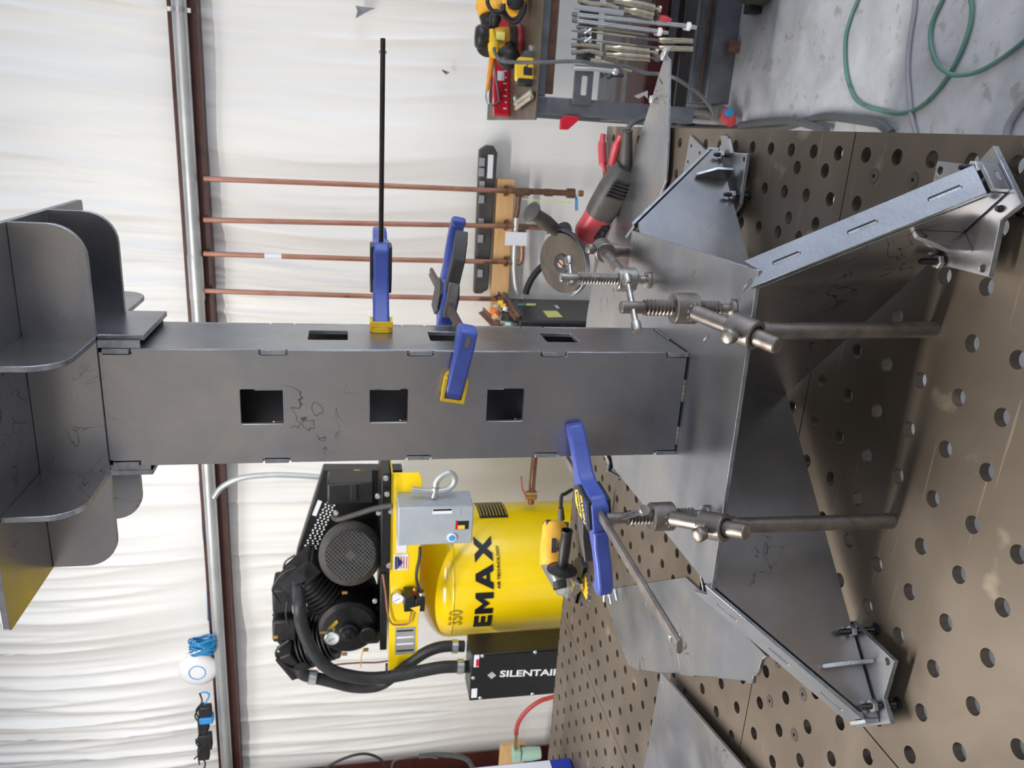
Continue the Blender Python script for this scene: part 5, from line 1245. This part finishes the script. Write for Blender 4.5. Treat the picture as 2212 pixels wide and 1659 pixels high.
# ================================================================== TOOL CART
YN, YF = 1.90, 2.78; ZC = -.012
cl = bz(1155, 263, ZC); YN = cl.y; cf = bz(1052, 256, ZC); YF = cf.y; XC0 = (cl.x+cf.x)/2; XC1 = XC0+1.05
cart = thing('tool_cart', 'steel tube tool cart with a flat top against the wall, right of the pedestal', 'tool cart', (XC0+.5, (YN+YF)/2, FZ))
mb = MB(); mb.box(XC0, XC1, YN, YF, ZC-.006, ZC); link('top_plate', mb, M_table, cart, bevel=.001)
YT = YN+.025
zr = lambda x: by(x, 150, YT).z
k8 = lambda a, b: (1000+a/3.16, b/3.16)
lx0 = by(*k8(800, 792), YT).x; tw = .05
zb_c = by(*k8(1560, 600), YT).z
mb = MB(); mb.box(lx0, lx0+tw, YT, YT+tw, by(1500, 240, YT).z, ZC-.0065); link('leg', mb, M_cartsteel, cart, bevel=.003)
for (x, y) in ((lx0, YF-.08), (XC1-.1, YT), (XC1-.1, YF-.08)): mb = MB(); mb.box(x, x+tw, y, y+tw, FZ+.10, ZC-.0065); link('leg', mb, M_cartsteel, cart, bevel=.003)
z1c, z2c = zr(1160), zr(1182)
mb = MB(); mb.box(lx0+tw, XC1-.1, YT, YT+.04, z2c, ZC-.0065); link('rail', mb, M_cartsteel, cart, bevel=.003)
mb = MB(); mb.box(lx0+tw+.01, XC1-.1, YT+.045, YT+.06, zr(1206), z2c+.01); link('apron', mb, M_rust, cart, bevel=.002)
z3c = by(1470, 100, YT).z; z4c = by(1498, 100, YT).z
mb = MB(); mb.box(lx0+tw, XC1-.1, YT, YT+.05, z4c, z3c); link('bottom_rail', mb, M_blackpaint, cart, bevel=.003)
for x in (lx0, XC1-.1):
    mb = MB(); mb.box(x+.005, x+tw-.005, YT+.05, YF-.08, z4c, z3c); link('side_rail', mb, M_cartsteel, cart, bevel=.003)
mb = MB(); mb.box(lx0+.01, XC1-.06, YT+.05, YF-.03, z3c-.012, z3c-.004); link('lower_shelf', mb, M_cartsteel, cart)
# inner uprights and a horizontal shelf bar
px1 = by(*k8(1120, 600), YT+.35).x
mb = MB(); mb.box(px1, px1+.05, YT+.35, YT+.40, z3c, by(*k8(1085, 600), YT+.35).z+.15); 
for x, m_ in ((k8(1110, 560), M_cartsteel),):
    zz = by(*k8(1085, 560), YT+.35).z; mb = MB(); mb.box(lx0+.05, XC1-.1, YT+.3, YT+.35, by(*k8(1175, 560), YT+.3).z, zz); link('middle_rail', mb, m_, cart, bevel=.003)
for (x, y) in ((XC1-.08, YT+.03), (lx0+.025, YF-.06), (XC1-.08, YF-.06)):
    mb = MB(); mb.cyl((x-.016, y, FZ+.05), (x+.016, y, FZ+.05), .05, 20); link('castor', mb, M_black, cart)
# rack plate for hanging clamps
YR2 = YT-.008
rA_, rB_ = by(*k8(742, 700), YR2), by(*k8(900, 480), YR2)
fR = Fr((0, YR2, 0), (1, 0, 0), (0, 0, 1), (0, -1, 0))
zt_r, zb_r = by(*k8(755, 560), YR2).z, by(*k8(885, 560), YR2).z
xe = by(*k8(800, 715), YR2).x
sl = [by(*k8(800, 650), YR2), by(*k8(850, 520), YR2)]
mb = MB(); mb.prism([(xe, zb_r), (XC1-.15, zb_r), (XC1-.15, zt_r), (xe, zt_r)], 0, .005, fR, [rrect(min(q.x for q in sl), max(q.x for q in sl), min(q.z for q in sl), max(q.z for q in sl), .004, 2)])
link('clamp_rack', mb, M_cartsteel, cart, bevel=.001)

# welding magnet on the cart leg
mg = [k8(690, 790), k8(780, 792), k8(795, 815), k8(715, 886), k8(662, 884), k8(668, 820)]
Ym = YT-.002; P_ = [by(*q, Ym) for q in mg]; 
poly = [(q.x, q.z) for q in P_]
if sum(poly[i][0]*poly[(i+1) % len(poly)][1]-poly[(i+1) % len(poly)][0]*poly[i][1] for i in range(len(poly))) < 0: poly = poly[::-1]
mb = MB(); mb.prism(poly, -.012, .006, Fr((0, Ym, 0), (1, 0, 0), (0, 0, 1), (0, -1, 0))); mgo = solo('welding_magnet', mb, M_red, 'red arrow shaped welding magnet stuck on the cart leg', 'magnet', bevel=.002)
# red tool bag and bits on the lower shelf
q = by(*k8(1300, 560), YT+.22); mb = MB(); mb.box(q.x-.13, q.x+.5, YT+.12, YT+.42, z3c+.002, by(*k8(1170, 560), YT+.22).z); rb = thing('red_case', 'dark red metal case inside the cart on its lower shelf', 'case', (q.x, YT+.25, z3c)); link('body', mb, mat('dark_red_paint', '#3a0a0e', '#470e12', rough=.4), rb, bevel=.006)
q0 = by(*k8(1170, 650), YT+.1); mb = MB(); P_ = [by(*k8(*z), YT+.1) for z in ((1170, 655), (1262, 618), (1262, 672), (1240, 650), (1200, 672))]; poly = [(z.x, z.z) for z in P_]
if sum(poly[i][0]*poly[(i+1) % len(poly)][1]-poly[(i+1) % len(poly)][0]*poly[i][1] for i in range(len(poly))) < 0: poly = poly[::-1]
mb.prism(poly, -.004, 0, Fr((0, YT+.1, 0), (1, 0, 0), (0, 0, 1), (0, -1, 0))); link('white_arrow', mb, M_white, rb)

# ---------------------------------------------------------------- clamps hanging from the rack
kc = lambda a, b: (1220+a/7.373, b/7.373)
YH_ = YR2-.03
def kp(a, b, d=0): return by(*kc(a, b), YH_-d)
GRP = 'clamps and pliers hanging from the cart rack'
def locking(label, jaw, body, knob, knob_m=None, tip=None):
    t = thing('locking_clamp', label, 'clamp', tuple(kp(*body[-1])), GRP)
    mb = MB(); mb.tube([kp(*q) for q in jaw], [.0045]+[.006]*(len(jaw)-1), 10, sm=4, flat=1.2); j1 = link('jaw', mb, M_nickel, t)
    mb = MB(); mb.tube([kp(q[0], q[1]+26, -.012) for q in jaw], [.004]+[.005]*(len(jaw)-1), 8, sm=4); link('jaw', mb, M_cartsteel, t)
    n = len(body); mb = MB(); mb.tube([kp(*q, .004) for q in body], [.008, .012, .0125, .0115, .010][:n] if n < 6 else .011, 14, sm=4); link('handle', mb, M_nickel, t)
    mb = MB(); mb.tube([kp(q[0]+20, q[1]+34, -.01) for q in body], .006, 10, sm=4); link('release_lever', mb, M_nickel, t)
    a, b = knob; mb = MB(); A, B = kp(*a, .004), kp(*b, .004); d = (B-A); L = d.length; mb.lathe([(.0045, 0), (.0045, L*.6), (.0105, L*.68), (.0115, L), (.004, L+.002)], A, d, 16); link('adjusting_screw', mb, knob_m or M_nickel, t)
    if tip: mb = MB(); mb.tube([kp(*q) for q in tip], [.009, .010, .006], 10, sm=3); link('red_tip', mb, M_redtool, t)
    return t
locking('locking clamp with wide nickel handle, uppermost in the photo on the cart rack', [(215, 5), (330, 28), (430, 60), (560, 70)], [(780, 15), (1000, 40), (1250, 90), (1420, 130)], ((1420, 135), (1520, 150)))
locking('locking clamp beside a red tipped tool on the cart rack', [(560, 70), (700, 80), (850, 130)], [(940, 150), (1100, 175), (1280, 225), (1400, 250)], ((1400, 250), (1470, 268)), M_black, [(1480, 275), (1580, 300), (1690, 320)])
locking('upper locking clamp of the neighbouring nickel pair above the grey cord', [(110, 715), (300, 715), (420, 725), (560, 745)], [(640, 755), (850, 775), (1100, 805), (1330, 830)], ((1330, 825), (1475, 830)))
locking('locking clamp with dark screw, next above the grey cord', [(110, 830), (280, 815), (430, 812), (600, 860)], [(650, 870), (850, 885), (1100, 905), (1335, 925)], ((1335, 925), (1500, 925)), M_cord)
def fclamp(label, a, b, cap, tipe, handle=None):
    t = thing('bar_clamp', label, 'clamp', tuple(kp(*b)), GRP)
    for off in (-16, 14):
        mb = MB(); mb.tube([kp(a[0], a[1]+off), kp(b[0], b[1]+off)], .0042, 10); link('rod', mb, M_zinc, t)
    mb = MB(); mb.tube([kp(*a), kp(a[0]-70, a[1]-5)], [.008, .006], 10); link('end_hook', mb, M_cartsteel, t)
    c = kp(*cap); d = (kp(*b)-kp(*a)).normalized(); mb = MB(); mb.lathe([(.010, -.006), (.0125, -.004), (.0125, .004), (.010, .006)], c, d, 20); mb.cyl(c+Vector((.0, .01, 0)), c+Vector((0, .028, 0)), .009, 14); link('sliding_jaw', mb, M_white, t)
    mb = MB(); mb.tube([c, kp(*tipe)], [.0075, .006], 12); tt = link('screw', mb, M_zinc, t)
    if handle: mb = MB(); mb.tube([kp(*q) for q in handle], .0065, 12); link('handle', mb, M_black, t)
    return t
fclamp('longest double rod bar clamp with black handle on the cart rack', (190, 235), (1945, 415), (1970, 420), (2095, 440), [(2100, 440), (2190, 450)])
fclamp('shorter double rod bar clamp with white sliding jaw on the cart rack', (190, 330), (1480, 500), (1510, 508), (1640, 525), [(1640, 522), (1670, 528)])
def longclamp(label, y, dy):
    t = thing('locking_pliers', label, 'pliers', tuple(kp(1500, y+dy)), GRP)
    mb = MB(); mb.tube([kp(110, y), kp(200, y+5), kp(240, y+15)], [.002, .003, .005], 8); mb.tube([kp(240, y+15), kp(330, y+12)], [.010, .012], 10); link('head', mb, M_cartsteel, t)
    for a, b in (((310, y-30), (420, y+55)), ((420, y-28), (310, y+50))): mb = MB(); mb.tube([kp(*a, .012), kp(*b, .012)], .0045, 8); link('wing_nut', mb, M_zinc, t)
    mb = MB(); mb.tube([kp(400, y+15), kp(1120, y+dy*.7)], .0055, 10, flat=.6); link('shaft', mb, M_nickel, t)
    mb = MB(); mb.tube([kp(1120, y+dy*.72), kp(1300, y+dy*.85), kp(1500, y+dy)], .0045, 10); link('linkage', mb, M_cartsteel, t)
    mb = MB(); mb.tube([kp(1495, y+dy-8), kp(1560, y+dy), kp(1700, y+dy)], [.007, .010, .009], 12); mb.tube([kp(1690, y+dy-20), kp(2035, y+dy-6)], .005, 12); mb.tube([kp(1690, y+dy+18), kp(2035, y+dy+22)], .0055, 12); link('handles', mb, M_nickel, t)
    return t
longclamp('upper of two long locking pliers with small wing nuts on the rack', 490, 155)
longclamp('lower of two long locking pliers with small wing nuts on the rack', 620, 150)
t = thing('steel_bar', 'short pale grey bar hanging between the clamps on the rack', 'bar', tuple(kp(930, 210)), GRP); mb = MB(); mb.tube([kp(140, 118), kp(260, 122), kp(930, 205)], [.006, .0075, .0085], 12); link('bar', mb, M_greyhose, t)
t = thing('steel_bar', 'thin steel bar hanging just behind the shorter double rod clamp', 'bar', tuple(kp(1290, 570)), GRP); mb = MB(); mb.tube([kp(190, 430, -.01), kp(600, 465, -.01), kp(1290, 560, -.01)], .0055, 10); link('bar', mb, M_nickel, t)
t = thing('locking_pliers', 'small locking pliers hanging crosswise just above the grey cord', 'pliers', tuple(kp(1070, 1110)), GRP)
mb = MB(); mb.tube([kp(330, 915), kp(400, 945)], [.009, .008], 10); link('jaw', mb, M_black, t)
mb = MB(); mb.tube([kp(390, 945), kp(600, 990), kp(800, 1040), kp(1070, 1110)], [.006, .007, .007, .008], 12, sm=3); link('handle', mb, M_nickel, t)
t = thing('steel_clamp_bar', 'flat steel clamp bar hanging just below the grey cord', 'clamp', tuple(kp(1050, 1090)), GRP)
mb = MB(); mb.tube([kp(40, 1005), kp(200, 1010), kp(1020, 1075)], [.003, .0095, .0095], 10, flat=.5); link('bar', mb, M_galv, t)
t = thing('clamp_and_cutter', 'lowest steel clamp on the rack with a small black ringed snip', 'clamp', tuple(kp(850, 1150)), GRP)
mb = MB(); mb.tube([kp(120, 1100), kp(160, 1085), kp(450, 1095), kp(800, 1135)], [.004, .0075, .0075, .0075], 10); mb.sphere(kp(800, 1145), .013, 12, 8); link('bar', mb, M_galv, t)
mb = MB(); mb.tube([kp(570, 1160), kp(620, 1220), kp(600, 1200), kp(570, 1235)], .003, 8); mb.lathe([(.009, -.002), (.0115, 0), (.009, .002), (.0075, 0)], kp(700, 1195), (0, 1, 0), 20, caps=False); mb.tube([kp(740, 1200), kp(930, 1205)], [.007, .008], 10, flat=.7); link('snip', mb, M_black, t)

# ---------------------------------------------------------------- tools on the cart top
ke = lambda a, b: (1020+a/7.373, b/7.373)
def top(a, b, h=0): return bz(*ke(a, b), ZC+h)
def T3(a, b, Y): return by(*ke(a, b), Y)
lv = thing('spirit_level', 'long red box level lying across the cart top', 'level', tuple(top(580, 900)))
pA_, pB_ = top(590, 1850, .0), top(590, -60, .0); d = (pB_-pA_); L_ = d.length
fl_ = Fr(pA_, d, Vector((0, 0, 1)).cross(d))
mb = MB(); mb.box(0, L_, -.012, .012, .0008, .055, fl_); link('body', mb, M_red, lv, bevel=.003)
mb = MB(); mb.box(0, L_, -.0125, .0125, .0545, .0575, fl_); link('edge', mb, mat('bright_red_paint', '#d42040', '#d82844', rough=.3), lv, bevel=.001)
mb = MB(); mb.box(L_*.28, L_*.36, -.0135, -.0121, .02, .045, fl_); link('vial_window', mb, M_label, lv, bevel=.002)
for k in range(14): mb = MB(); mb.box(.02+.022*k, .024+.022*k, -.0130, -.0121, .012, .018 if k % 2 else .024, fl_); link('scale_mark', mb, M_label, lv)
# random orbit sander
sc0 = T3(700, 640, YN+.30)
sd_ = thing('orbital_sander', 'yellow and black orbital sander with a round dust canister on the cart', 'sander', tuple(top(820, 620)))
zz0 = ZC+.0008
mb = MB(); mb.lathe([(0.0471, 0.0000), (0.0486, 0.0032), (0.0486, 0.0112), (0.0456, 0.0160)], (sc0.x, sc0.y, zz0), (0, 0, 1), 32); link('pad', mb, M_redtool, sd_)
mb = MB(); mb.lathe([(0.0426, 0.0144), (0.0441, 0.0176), (0.0418, 0.0400), (0.0380, 0.0440)], (sc0.x, sc0.y, zz0), (0, 0, 1), 32); link('skirt', mb, M_grey_resin, sd_)
mb = MB(); mb.lathe([(0.0388, 0.0424), (0.0372, 0.0680), (0.0334, 0.0880), (0.0274, 0.0944)], (sc0.x, sc0.y, zz0), (0, 0, 1), 32); bd_ = link('body', mb, M_yeltool, sd_)
mb = MB(); mb.lathe([(0.0281, 0.0896), (0.0304, 0.1040), (0.0365, 0.1280), (0.0380, 0.1400), (0.0304, 0.1504), (0.0008, 0.1536)], (sc0.x, sc0.y, zz0), (0, 0, 1), 32); link('palm_grip', mb, M_black, sd_, ang=60)
dc = T3(575, 910, YN+.20)
mb = MB(); mb.sphere(dc, .037, 24, 16, (1, .95, 1.05)); mb.cyl(dc+Vector((.0, .03, -.01)), Vector((sc0.x, sc0.y, dc.z-.02)), .02, 16); link('dust_canister', mb, M_black, sd_)
mb = MB(); mb.box(-.012, .012, -.002, .001, -.014, .014, Fr(T3(450, 575, YN+.245), (1, 0, 0), (0, 1, 0))); link('caution_sticker', mb, M_ylabel, bd_)
# yellow plug end with grey cord lying over
rg = thing('extension_cord', 'grey cord with a yellow moulded connector draped over the cart front', 'cord', tuple(T3(340, 800, YN+.2)))
mb = MB(); mb.tube([T3(310, 490, YN+.28), T3(330, 620, YN+.26), T3(345, 760, YN+.24), T3(350, 860, YN+.22)], [.010, .013, .019, .017], 18, sm=3); link('connector', mb, M_yel_pad, rg, ang=60)
cordp = [T3(350, 770, YN+.205), T3(380, 880, YN+.17), T3(460, 960, YN+.10), T3(600, 985, YN+.03), T3(900, 995, YN-.03), T3(1300, 985, YN-.05), T3(1600, 975, YN-.06)]+[by(*kc(*q), YN-.07) for q in ((300, 985), (550, 1035), (950, 1055), (1150, 1115), (1300, 1165), (1500, 1180))]+[by(x, y, YN-.10) for x, y in ((1456, 168), (1480, 182), (1512, 205), (1532, 228), (1543, 248))]
mb = MB(); mb.tube(cordp, .0055, 12, sm=5); link('cord', mb, M_cord, rg)
# dark disc tool and orange tube
t = thing('hose_reel_disc', 'dark rubber disc standing behind the yellow connector on the cart', 'disc', tuple(top(300, 700)))
mb = MB(); mb.lathe([(.001, -.003), (.046, -.003), (.046, .003), (.001, .003)], T3(260, 680, YN+.34), (.25, .9, .3), 32); link('disc', mb, M_grey_resin, t)
mb = MB(); mb.tube([T3(320, 890, YN+.35), T3(290, 1130, YN+.35), T3(235, 1450, YN+.35)], [.010, .009, .006], 12, sm=4); solo('marker', mb, mat('orange_resin', '#e08a20', '#ec9a30', rough=.4), 'long orange marker hanging by the cart far edge', 'marker')
t = thing('try_square', 'steel try square leaning on the cart top near its left end', 'square', tuple(top(400, 1600)))
for p_ in (((350, 1030), (430, 1600)), ((300, 1700), (450, 1600))): A, B = T3(*p_[0], YN+.42), T3(*p_[1], YN+.42); mb = MB(); mb.tube([A, B], .009, 6, flat=.4); link('blade', mb, M_cartsteel, t)
mb = MB(); mb.tube([T3(300, 1200, YN+.5), T3(260, 1500, YN+.5), T3(270, 1650, YN+.5)], [.010, .013, .010], 10, sm=3); solo('silver_tool', mb, M_zinc, 'slim silver hand tool hanging at the cart back left corner', 'tool')
# tape measure
tc0 = T3(860, 1120, YN+.09)
tm = thing('tape_measure', 'yellow tape measure with a black end standing near the cart front edge', 'tape measure', tuple(tc0-Vector((0, 0, .035))))
ft = Fr(tc0, (1, .25, 0), (-.25, 1, 0))
mb = MB(); fz_ = Fr(tc0, (1, .25, 0), (0, 0, 1)); mb.prism(rrect(-.036, .034, -.034, .034, .014, 5), -.016, .016, fz_); tb_o = link('case', mb, M_yel_pad, tm, bevel=.004)
mb = MB(); mb.prism(rrect(-.045, -.030, -.030, .030, .006, 4), -.017, .017, fz_); link('bumper', mb, M_black, tm, bevel=.003)
mb = MB(); mb.box(-.018, .002, .0165, .0175, -.015, .017, Fr(tc0, (1, .25, 0), (0, 1, 0))); 
mb = MB(); mb.prism([(-.020, -.016), (.004, -.016), (.004, .000), (.012, .000), (.012, .006), (.022, .006), (.022, -.004), (.012, -.004), (.004, .012), (-.020, .012)][::-1], .0158, .0168, fz_); link('case_print', mb, M_black, tb_o)
mb = MB(); mb.prism(rrect(.034, .056, -.030, .010, .004, 3), -.012, .012, fz_); link('tape_mouth', mb, M_cord, tm, bevel=.002)
mb = MB(); mb.prism(rrect(.056, .074, -.028, -.006, .003, 3), -.010, .010, fz_); link('tape_hook', mb, M_zinc, tm, bevel=.002)
# silver frame bracket at the left front corner of the top
t = thing('caulk_frame', 'pale metal bracket lying on the left front corner of the cart top', 'bracket', tuple(top(850, 1580)))
for p_ in (((930, 1470), (680, 1650)), ((945, 1540), (700, 1720)), ((930, 1465), (950, 1545)), ((680, 1560), (730, 1700))): mb = MB(); A, B = top(*p_[0], .012), top(*p_[1], .012); mb.tube([A, B], .0085, 8, flat=.7); link('bar', mb, M_aqua if p_[0][0] < 700 else M_nickel, t)
# power tools at the picture edge
hg = thing('cordless_drill', 'yellow cordless drill with black chuck at the back of the cart, top picture edge', 'drill', tuple(T3(250, 100, YN+.5)))
mb = MB(); A, B = T3(190, -120, YN+.5), T3(245, 260, YN+.45); mb.tube([A, A.lerp(B, .5), A.lerp(B, .8), B], [.03, .036, .033, .030], 20, sm=3); link('housing', mb, M_yeltool, hg)
mb = MB(); C_ = T3(262, 430, YN+.44); mb.tube([B, B.lerp(C_, .25), B.lerp(C_, .3), B.lerp(C_, .8), C_], [.028, .028, .026, .027, .016], 20); link('chuck', mb, M_black, hg)
mb = MB(); mb.tube([T3(300, 60, YN+.42), T3(420, 40, YN+.36), T3(470, -60, YN+.32)], [.024, .026, .03], 14, sm=3); link('grip', mb, M_yeltool, hg)
h2_ = thing('cordless_driver', 'yellow and black power tool on the middle of the cart, top picture edge', 'power tool', tuple(top(690, 60)))
mb = MB(); mb.tube([T3(660, -120, YN+.22), T3(665, 60, YN+.20), T3(650, 215, YN+.18)], [.040, .038, .028], 18, sm=3); link('housing', mb, M_yeltool, h2_)
mb = MB(); mb.sphere(T3(690, 40, YN+.155), .022, 14, 10, (1, .5, 1.3)); link('grip_opening', mb, M_black, h2_)
mb = MB(); mb.tube([T3(600, -60, YN+.25), T3(560, 80, YN+.24), T3(590, 180, YN+.2)], [.022, .022, .02], 12, sm=3); link('motor', mb, M_black, h2_)
for k, pth in enumerate((((240, 0), (260, 90), (330, 180), (430, 190), (500, 150), (500, 60)), ((440, 160), (500, 260), (600, 340), (680, 360), (760, 300), (820, 180), (840, 60)), ((470, 100), (560, 260), (640, 310), (740, 260), (800, 120)))):
    mb = MB(); mb.tube([T3(a, b, YN+.13+.01*k) for a, b in pth], .0065, 10, sm=5)
    solo('black_cable', mb, M_black, ['black cable loop over the yellow drill at the cart back', 'outer black cable loop over the red level on the cart', 'inner black cable loop over the red level on the cart'][k], 'cable', 'black cable loops on the cart')
mb = MB(); mb.tube([T3(380, 150, YN+.3), T3(370, 260, YN+.3), T3(345, 420, YN+.3), T3(320, 470, YN+.3)], [.012, .02, .016, .006], 12, sm=3); solo('black_hand_tool', mb, M_black, 'black gripped hand tool beside the drill chuck', 'tool')

# ================================================================== STEEL BEAM, HOSES AND CABLES ON THE FLOOR
def fl(a, b, h=0.0): return bz(1512+a/3.16, b/3.16, FZ+h)
bm_ = thing('steel_base_frame', 'heavy steel base frame with a rusty seam on the floor below the cart', 'steel frame', tuple(bz(1560, 120, FZ)))
p0, p1 = bz(1600, -40, FZ+.05), bz(1545, 245, FZ+.05)
bx_a = bz(1601, 30, FZ); ynear = bx_a.y
xl = bz(1560, 215, FZ).x-.02
zt_b = by(1512, 60, ynear+.02).z
for (y0, y1, z1_b, m_) in ((ynear, ynear+.055, FZ+.10, M_cartsteel), (ynear+.062, ynear+.19, FZ+.135, M_cartsteel)):
    mb = MB(); mb.box(xl, xl+1.5, y0, y1, FZ+.0006, z1_b); link('beam', mb, m_, bm_, bevel=.004)
mb = MB(); mb.box(xl+.005, xl+1.49, ynear+.053, ynear+.066, FZ+.09, FZ+.104); link('rusty_seam', mb, M_rust, bm_)
c = bz(1603, 97, FZ+.03); mb = MB(); mb.box(c.x-.02, c.x+.02, ynear-.035, ynear-.0005, FZ+.001, FZ+.045); link('corner_bracket', mb, M_rust, bm_, bevel=.003)
t = thing('gas_regulator', 'dark bracket under a green cylinder at the top picture edge', 'bracket', tuple(fl(345, 20)))
c = fl(345, 30, .04); mb = MB(); mb.box(c.x-.03, c.x+.05, c.y-.02, c.y+.03, FZ+.001, FZ+.05); link('foot', mb, M_black, t, bevel=.004)
c = fl(345, 55, .03); mb = MB(); mb.box(c.x-.015, c.x+.02, c.y-.015, c.y+.015, FZ+.001, FZ+.035); link('plate', mb, M_zinc, t, bevel=.002)
c = fl(470, 0, 0); mb = MB(); mb.lathe([(.04, .001), (.055, .015), (.055, .10), (.045, .11)], (c.x+.035, c.y, FZ), (0, 0, 1), 32); solo('gas_cylinder', mb, M_darkgreen, 'dull green round vessel at the top picture edge by the base frame', 'cylinder')
c = bz(1500, -10, FZ+.2)
green = [(1090, -20), (1060, 40), (1020, 150), (995, 250), (990, 380), (1000, 500), (1025, 600), (1065, 680), (1130, 725), (1230, 755), (1350, 775), (1450, 755), (1530, 710), (1620, 620), (1700, 510), (1760, 400), (1810, 280), (1845, 160), (1855, 50), (1840, -30)]
mb = MB(); mb.tube([fl(a, b, .0075) for a, b in green], .0052, 12, sm=5); solo('garden_hose', mb, M_green, 'green hose looping wide across the concrete floor', 'hose', 'green hose loops on the floor')
green2 = [(1665, -20), (1630, 50), (1590, 140), (1572, 230), (1580, 330), (1610, 420), (1660, 480), (1730, 512), (1800, 512), (1880, 495), (1960, 460), (2050, 405), (2140, 340), (2230, 265)]
mb = MB(); mb.tube([fl(a, b, .0075 if not 5 < i < 9 else .0215) for i, (a, b) in enumerate(green2)], .0052, 12, sm=5); solo('garden_hose', mb, M_green, 'green hose crossing over the wide loop near the picture corner', 'hose', 'green hose loops on the floor')
mb = MB(); mb.tube([fl(a, b, .0065 if b < 680 else .0065) for a, b in ((1470, -20), (1460, 100), (1435, 250), (1420, 400), (1418, 520), (1428, 640), (1440, 760), (1455, 840), (1475, 920))], .006, 12, sm=5); solo('grey_cable', mb, M_greyhose, 'pale grey cable running straight under the green hose loop', 'cable')
mb = MB(); mb.tube([fl(a, b, .0085) for a, b in ((2230, 670), (2190, 720), (2150, 780), (2110, 850), (2090, 930))], .008, 12, sm=5); solo('grey_cable', mb, M_greyhose, 'short piece of grey cable at the far right picture edge', 'cable')
# welding cables along the table edge
def ed(x, y, h=.02): return bz(x, y, FZ+h)
mb = MB(); mb.tube([ed(*q) for q in ((1400, 268), (1450, 274), (1520, 277), (1600, 279), (1680, 277), (1720, 268), (1760, 256), (1790, 252), (1830, 256), (1870, 262), (1900, 268), (1925, 288))], .0125, 12, sm=5); solo('welding_cable', mb, M_cord, 'dark grey welding cable hugging the table right edge', 'cable', 'grey welding cables beside the table')
mb = MB(); mb.tube([ed(*q, .03) for q in ((1600, 270), (1650, 265), (1690, 262), (1720, 263), (1750, 270), (1785, 282))], .0125, 12, sm=5); solo('welding_cable', mb, M_cord, 'dark grey welding cable arching behind the first by the table edge', 'cable', 'grey welding cables beside the table')
mb = MB(); mb.tube([ed(*q, .05) for q in ((1380, 262), (1450, 248), (1490, 243), (1528, 244), (1548, 256), (1562, 262), (1568, 262))], .0155, 14, sm=5); solo('torch_cable', mb, mat('taupe_cord', '#6a6560', '#77716b', rough=.5), 'thicker taupe torch cable bending down towards the red connector', 'cable')
t = thing('cable_connector', 'cable connector with red and blue ends beside the table corner', 'connector', tuple(ed(1560, 262)))
mb = MB(); mb.tube([ed(1453, 259, .05), ed(1480, 258, .05)], .013, 14); link('pale_sleeve', mb, M_white, t)
mb = MB(); mb.tube([ed(1480, 259, .05), ed(1520, 262, .05), ed(1555, 263, .05), ed(1566, 256, .05)], .011, 14, sm=4); link('grey_sleeve', mb, M_greyhose, t)
mb = MB(); mb.tube([ed(1571, 252, .05), ed(1580, 264, .05)], [.03, .02], 10); link('red_plug', mb, M_redtool, t)
c = ed(1563, 242, .06); mb = MB(); mb.box(c.x-.02, c.x+.02, c.y-.02, c.y+.02, FZ+.06, FZ+.10); link('clamp_block', mb, M_cord, t, bevel=.005)
c = ed(1569, 243, .1); mb = MB(); mb.cyl(c, ed(1572, 243, .1), .018, 16); link('red_ring', mb, M_redtool, t)
mb = MB(); mb.cyl(ed(1572, 243, .1), ed(1577, 243, .1), .014, 16); link('blue_ring', mb, M_bluecab, t)

# ================================================================== LIFT EVERYTHING SO THAT THE FLOOR IS AT ZERO
for o in SC.objects:
    if '_o' in o: del o['_o']
    if o.parent is None and o.type not in ('CAMERA',):
        o.location.z += TZ if o.type != 'LIGHT' else 0.0
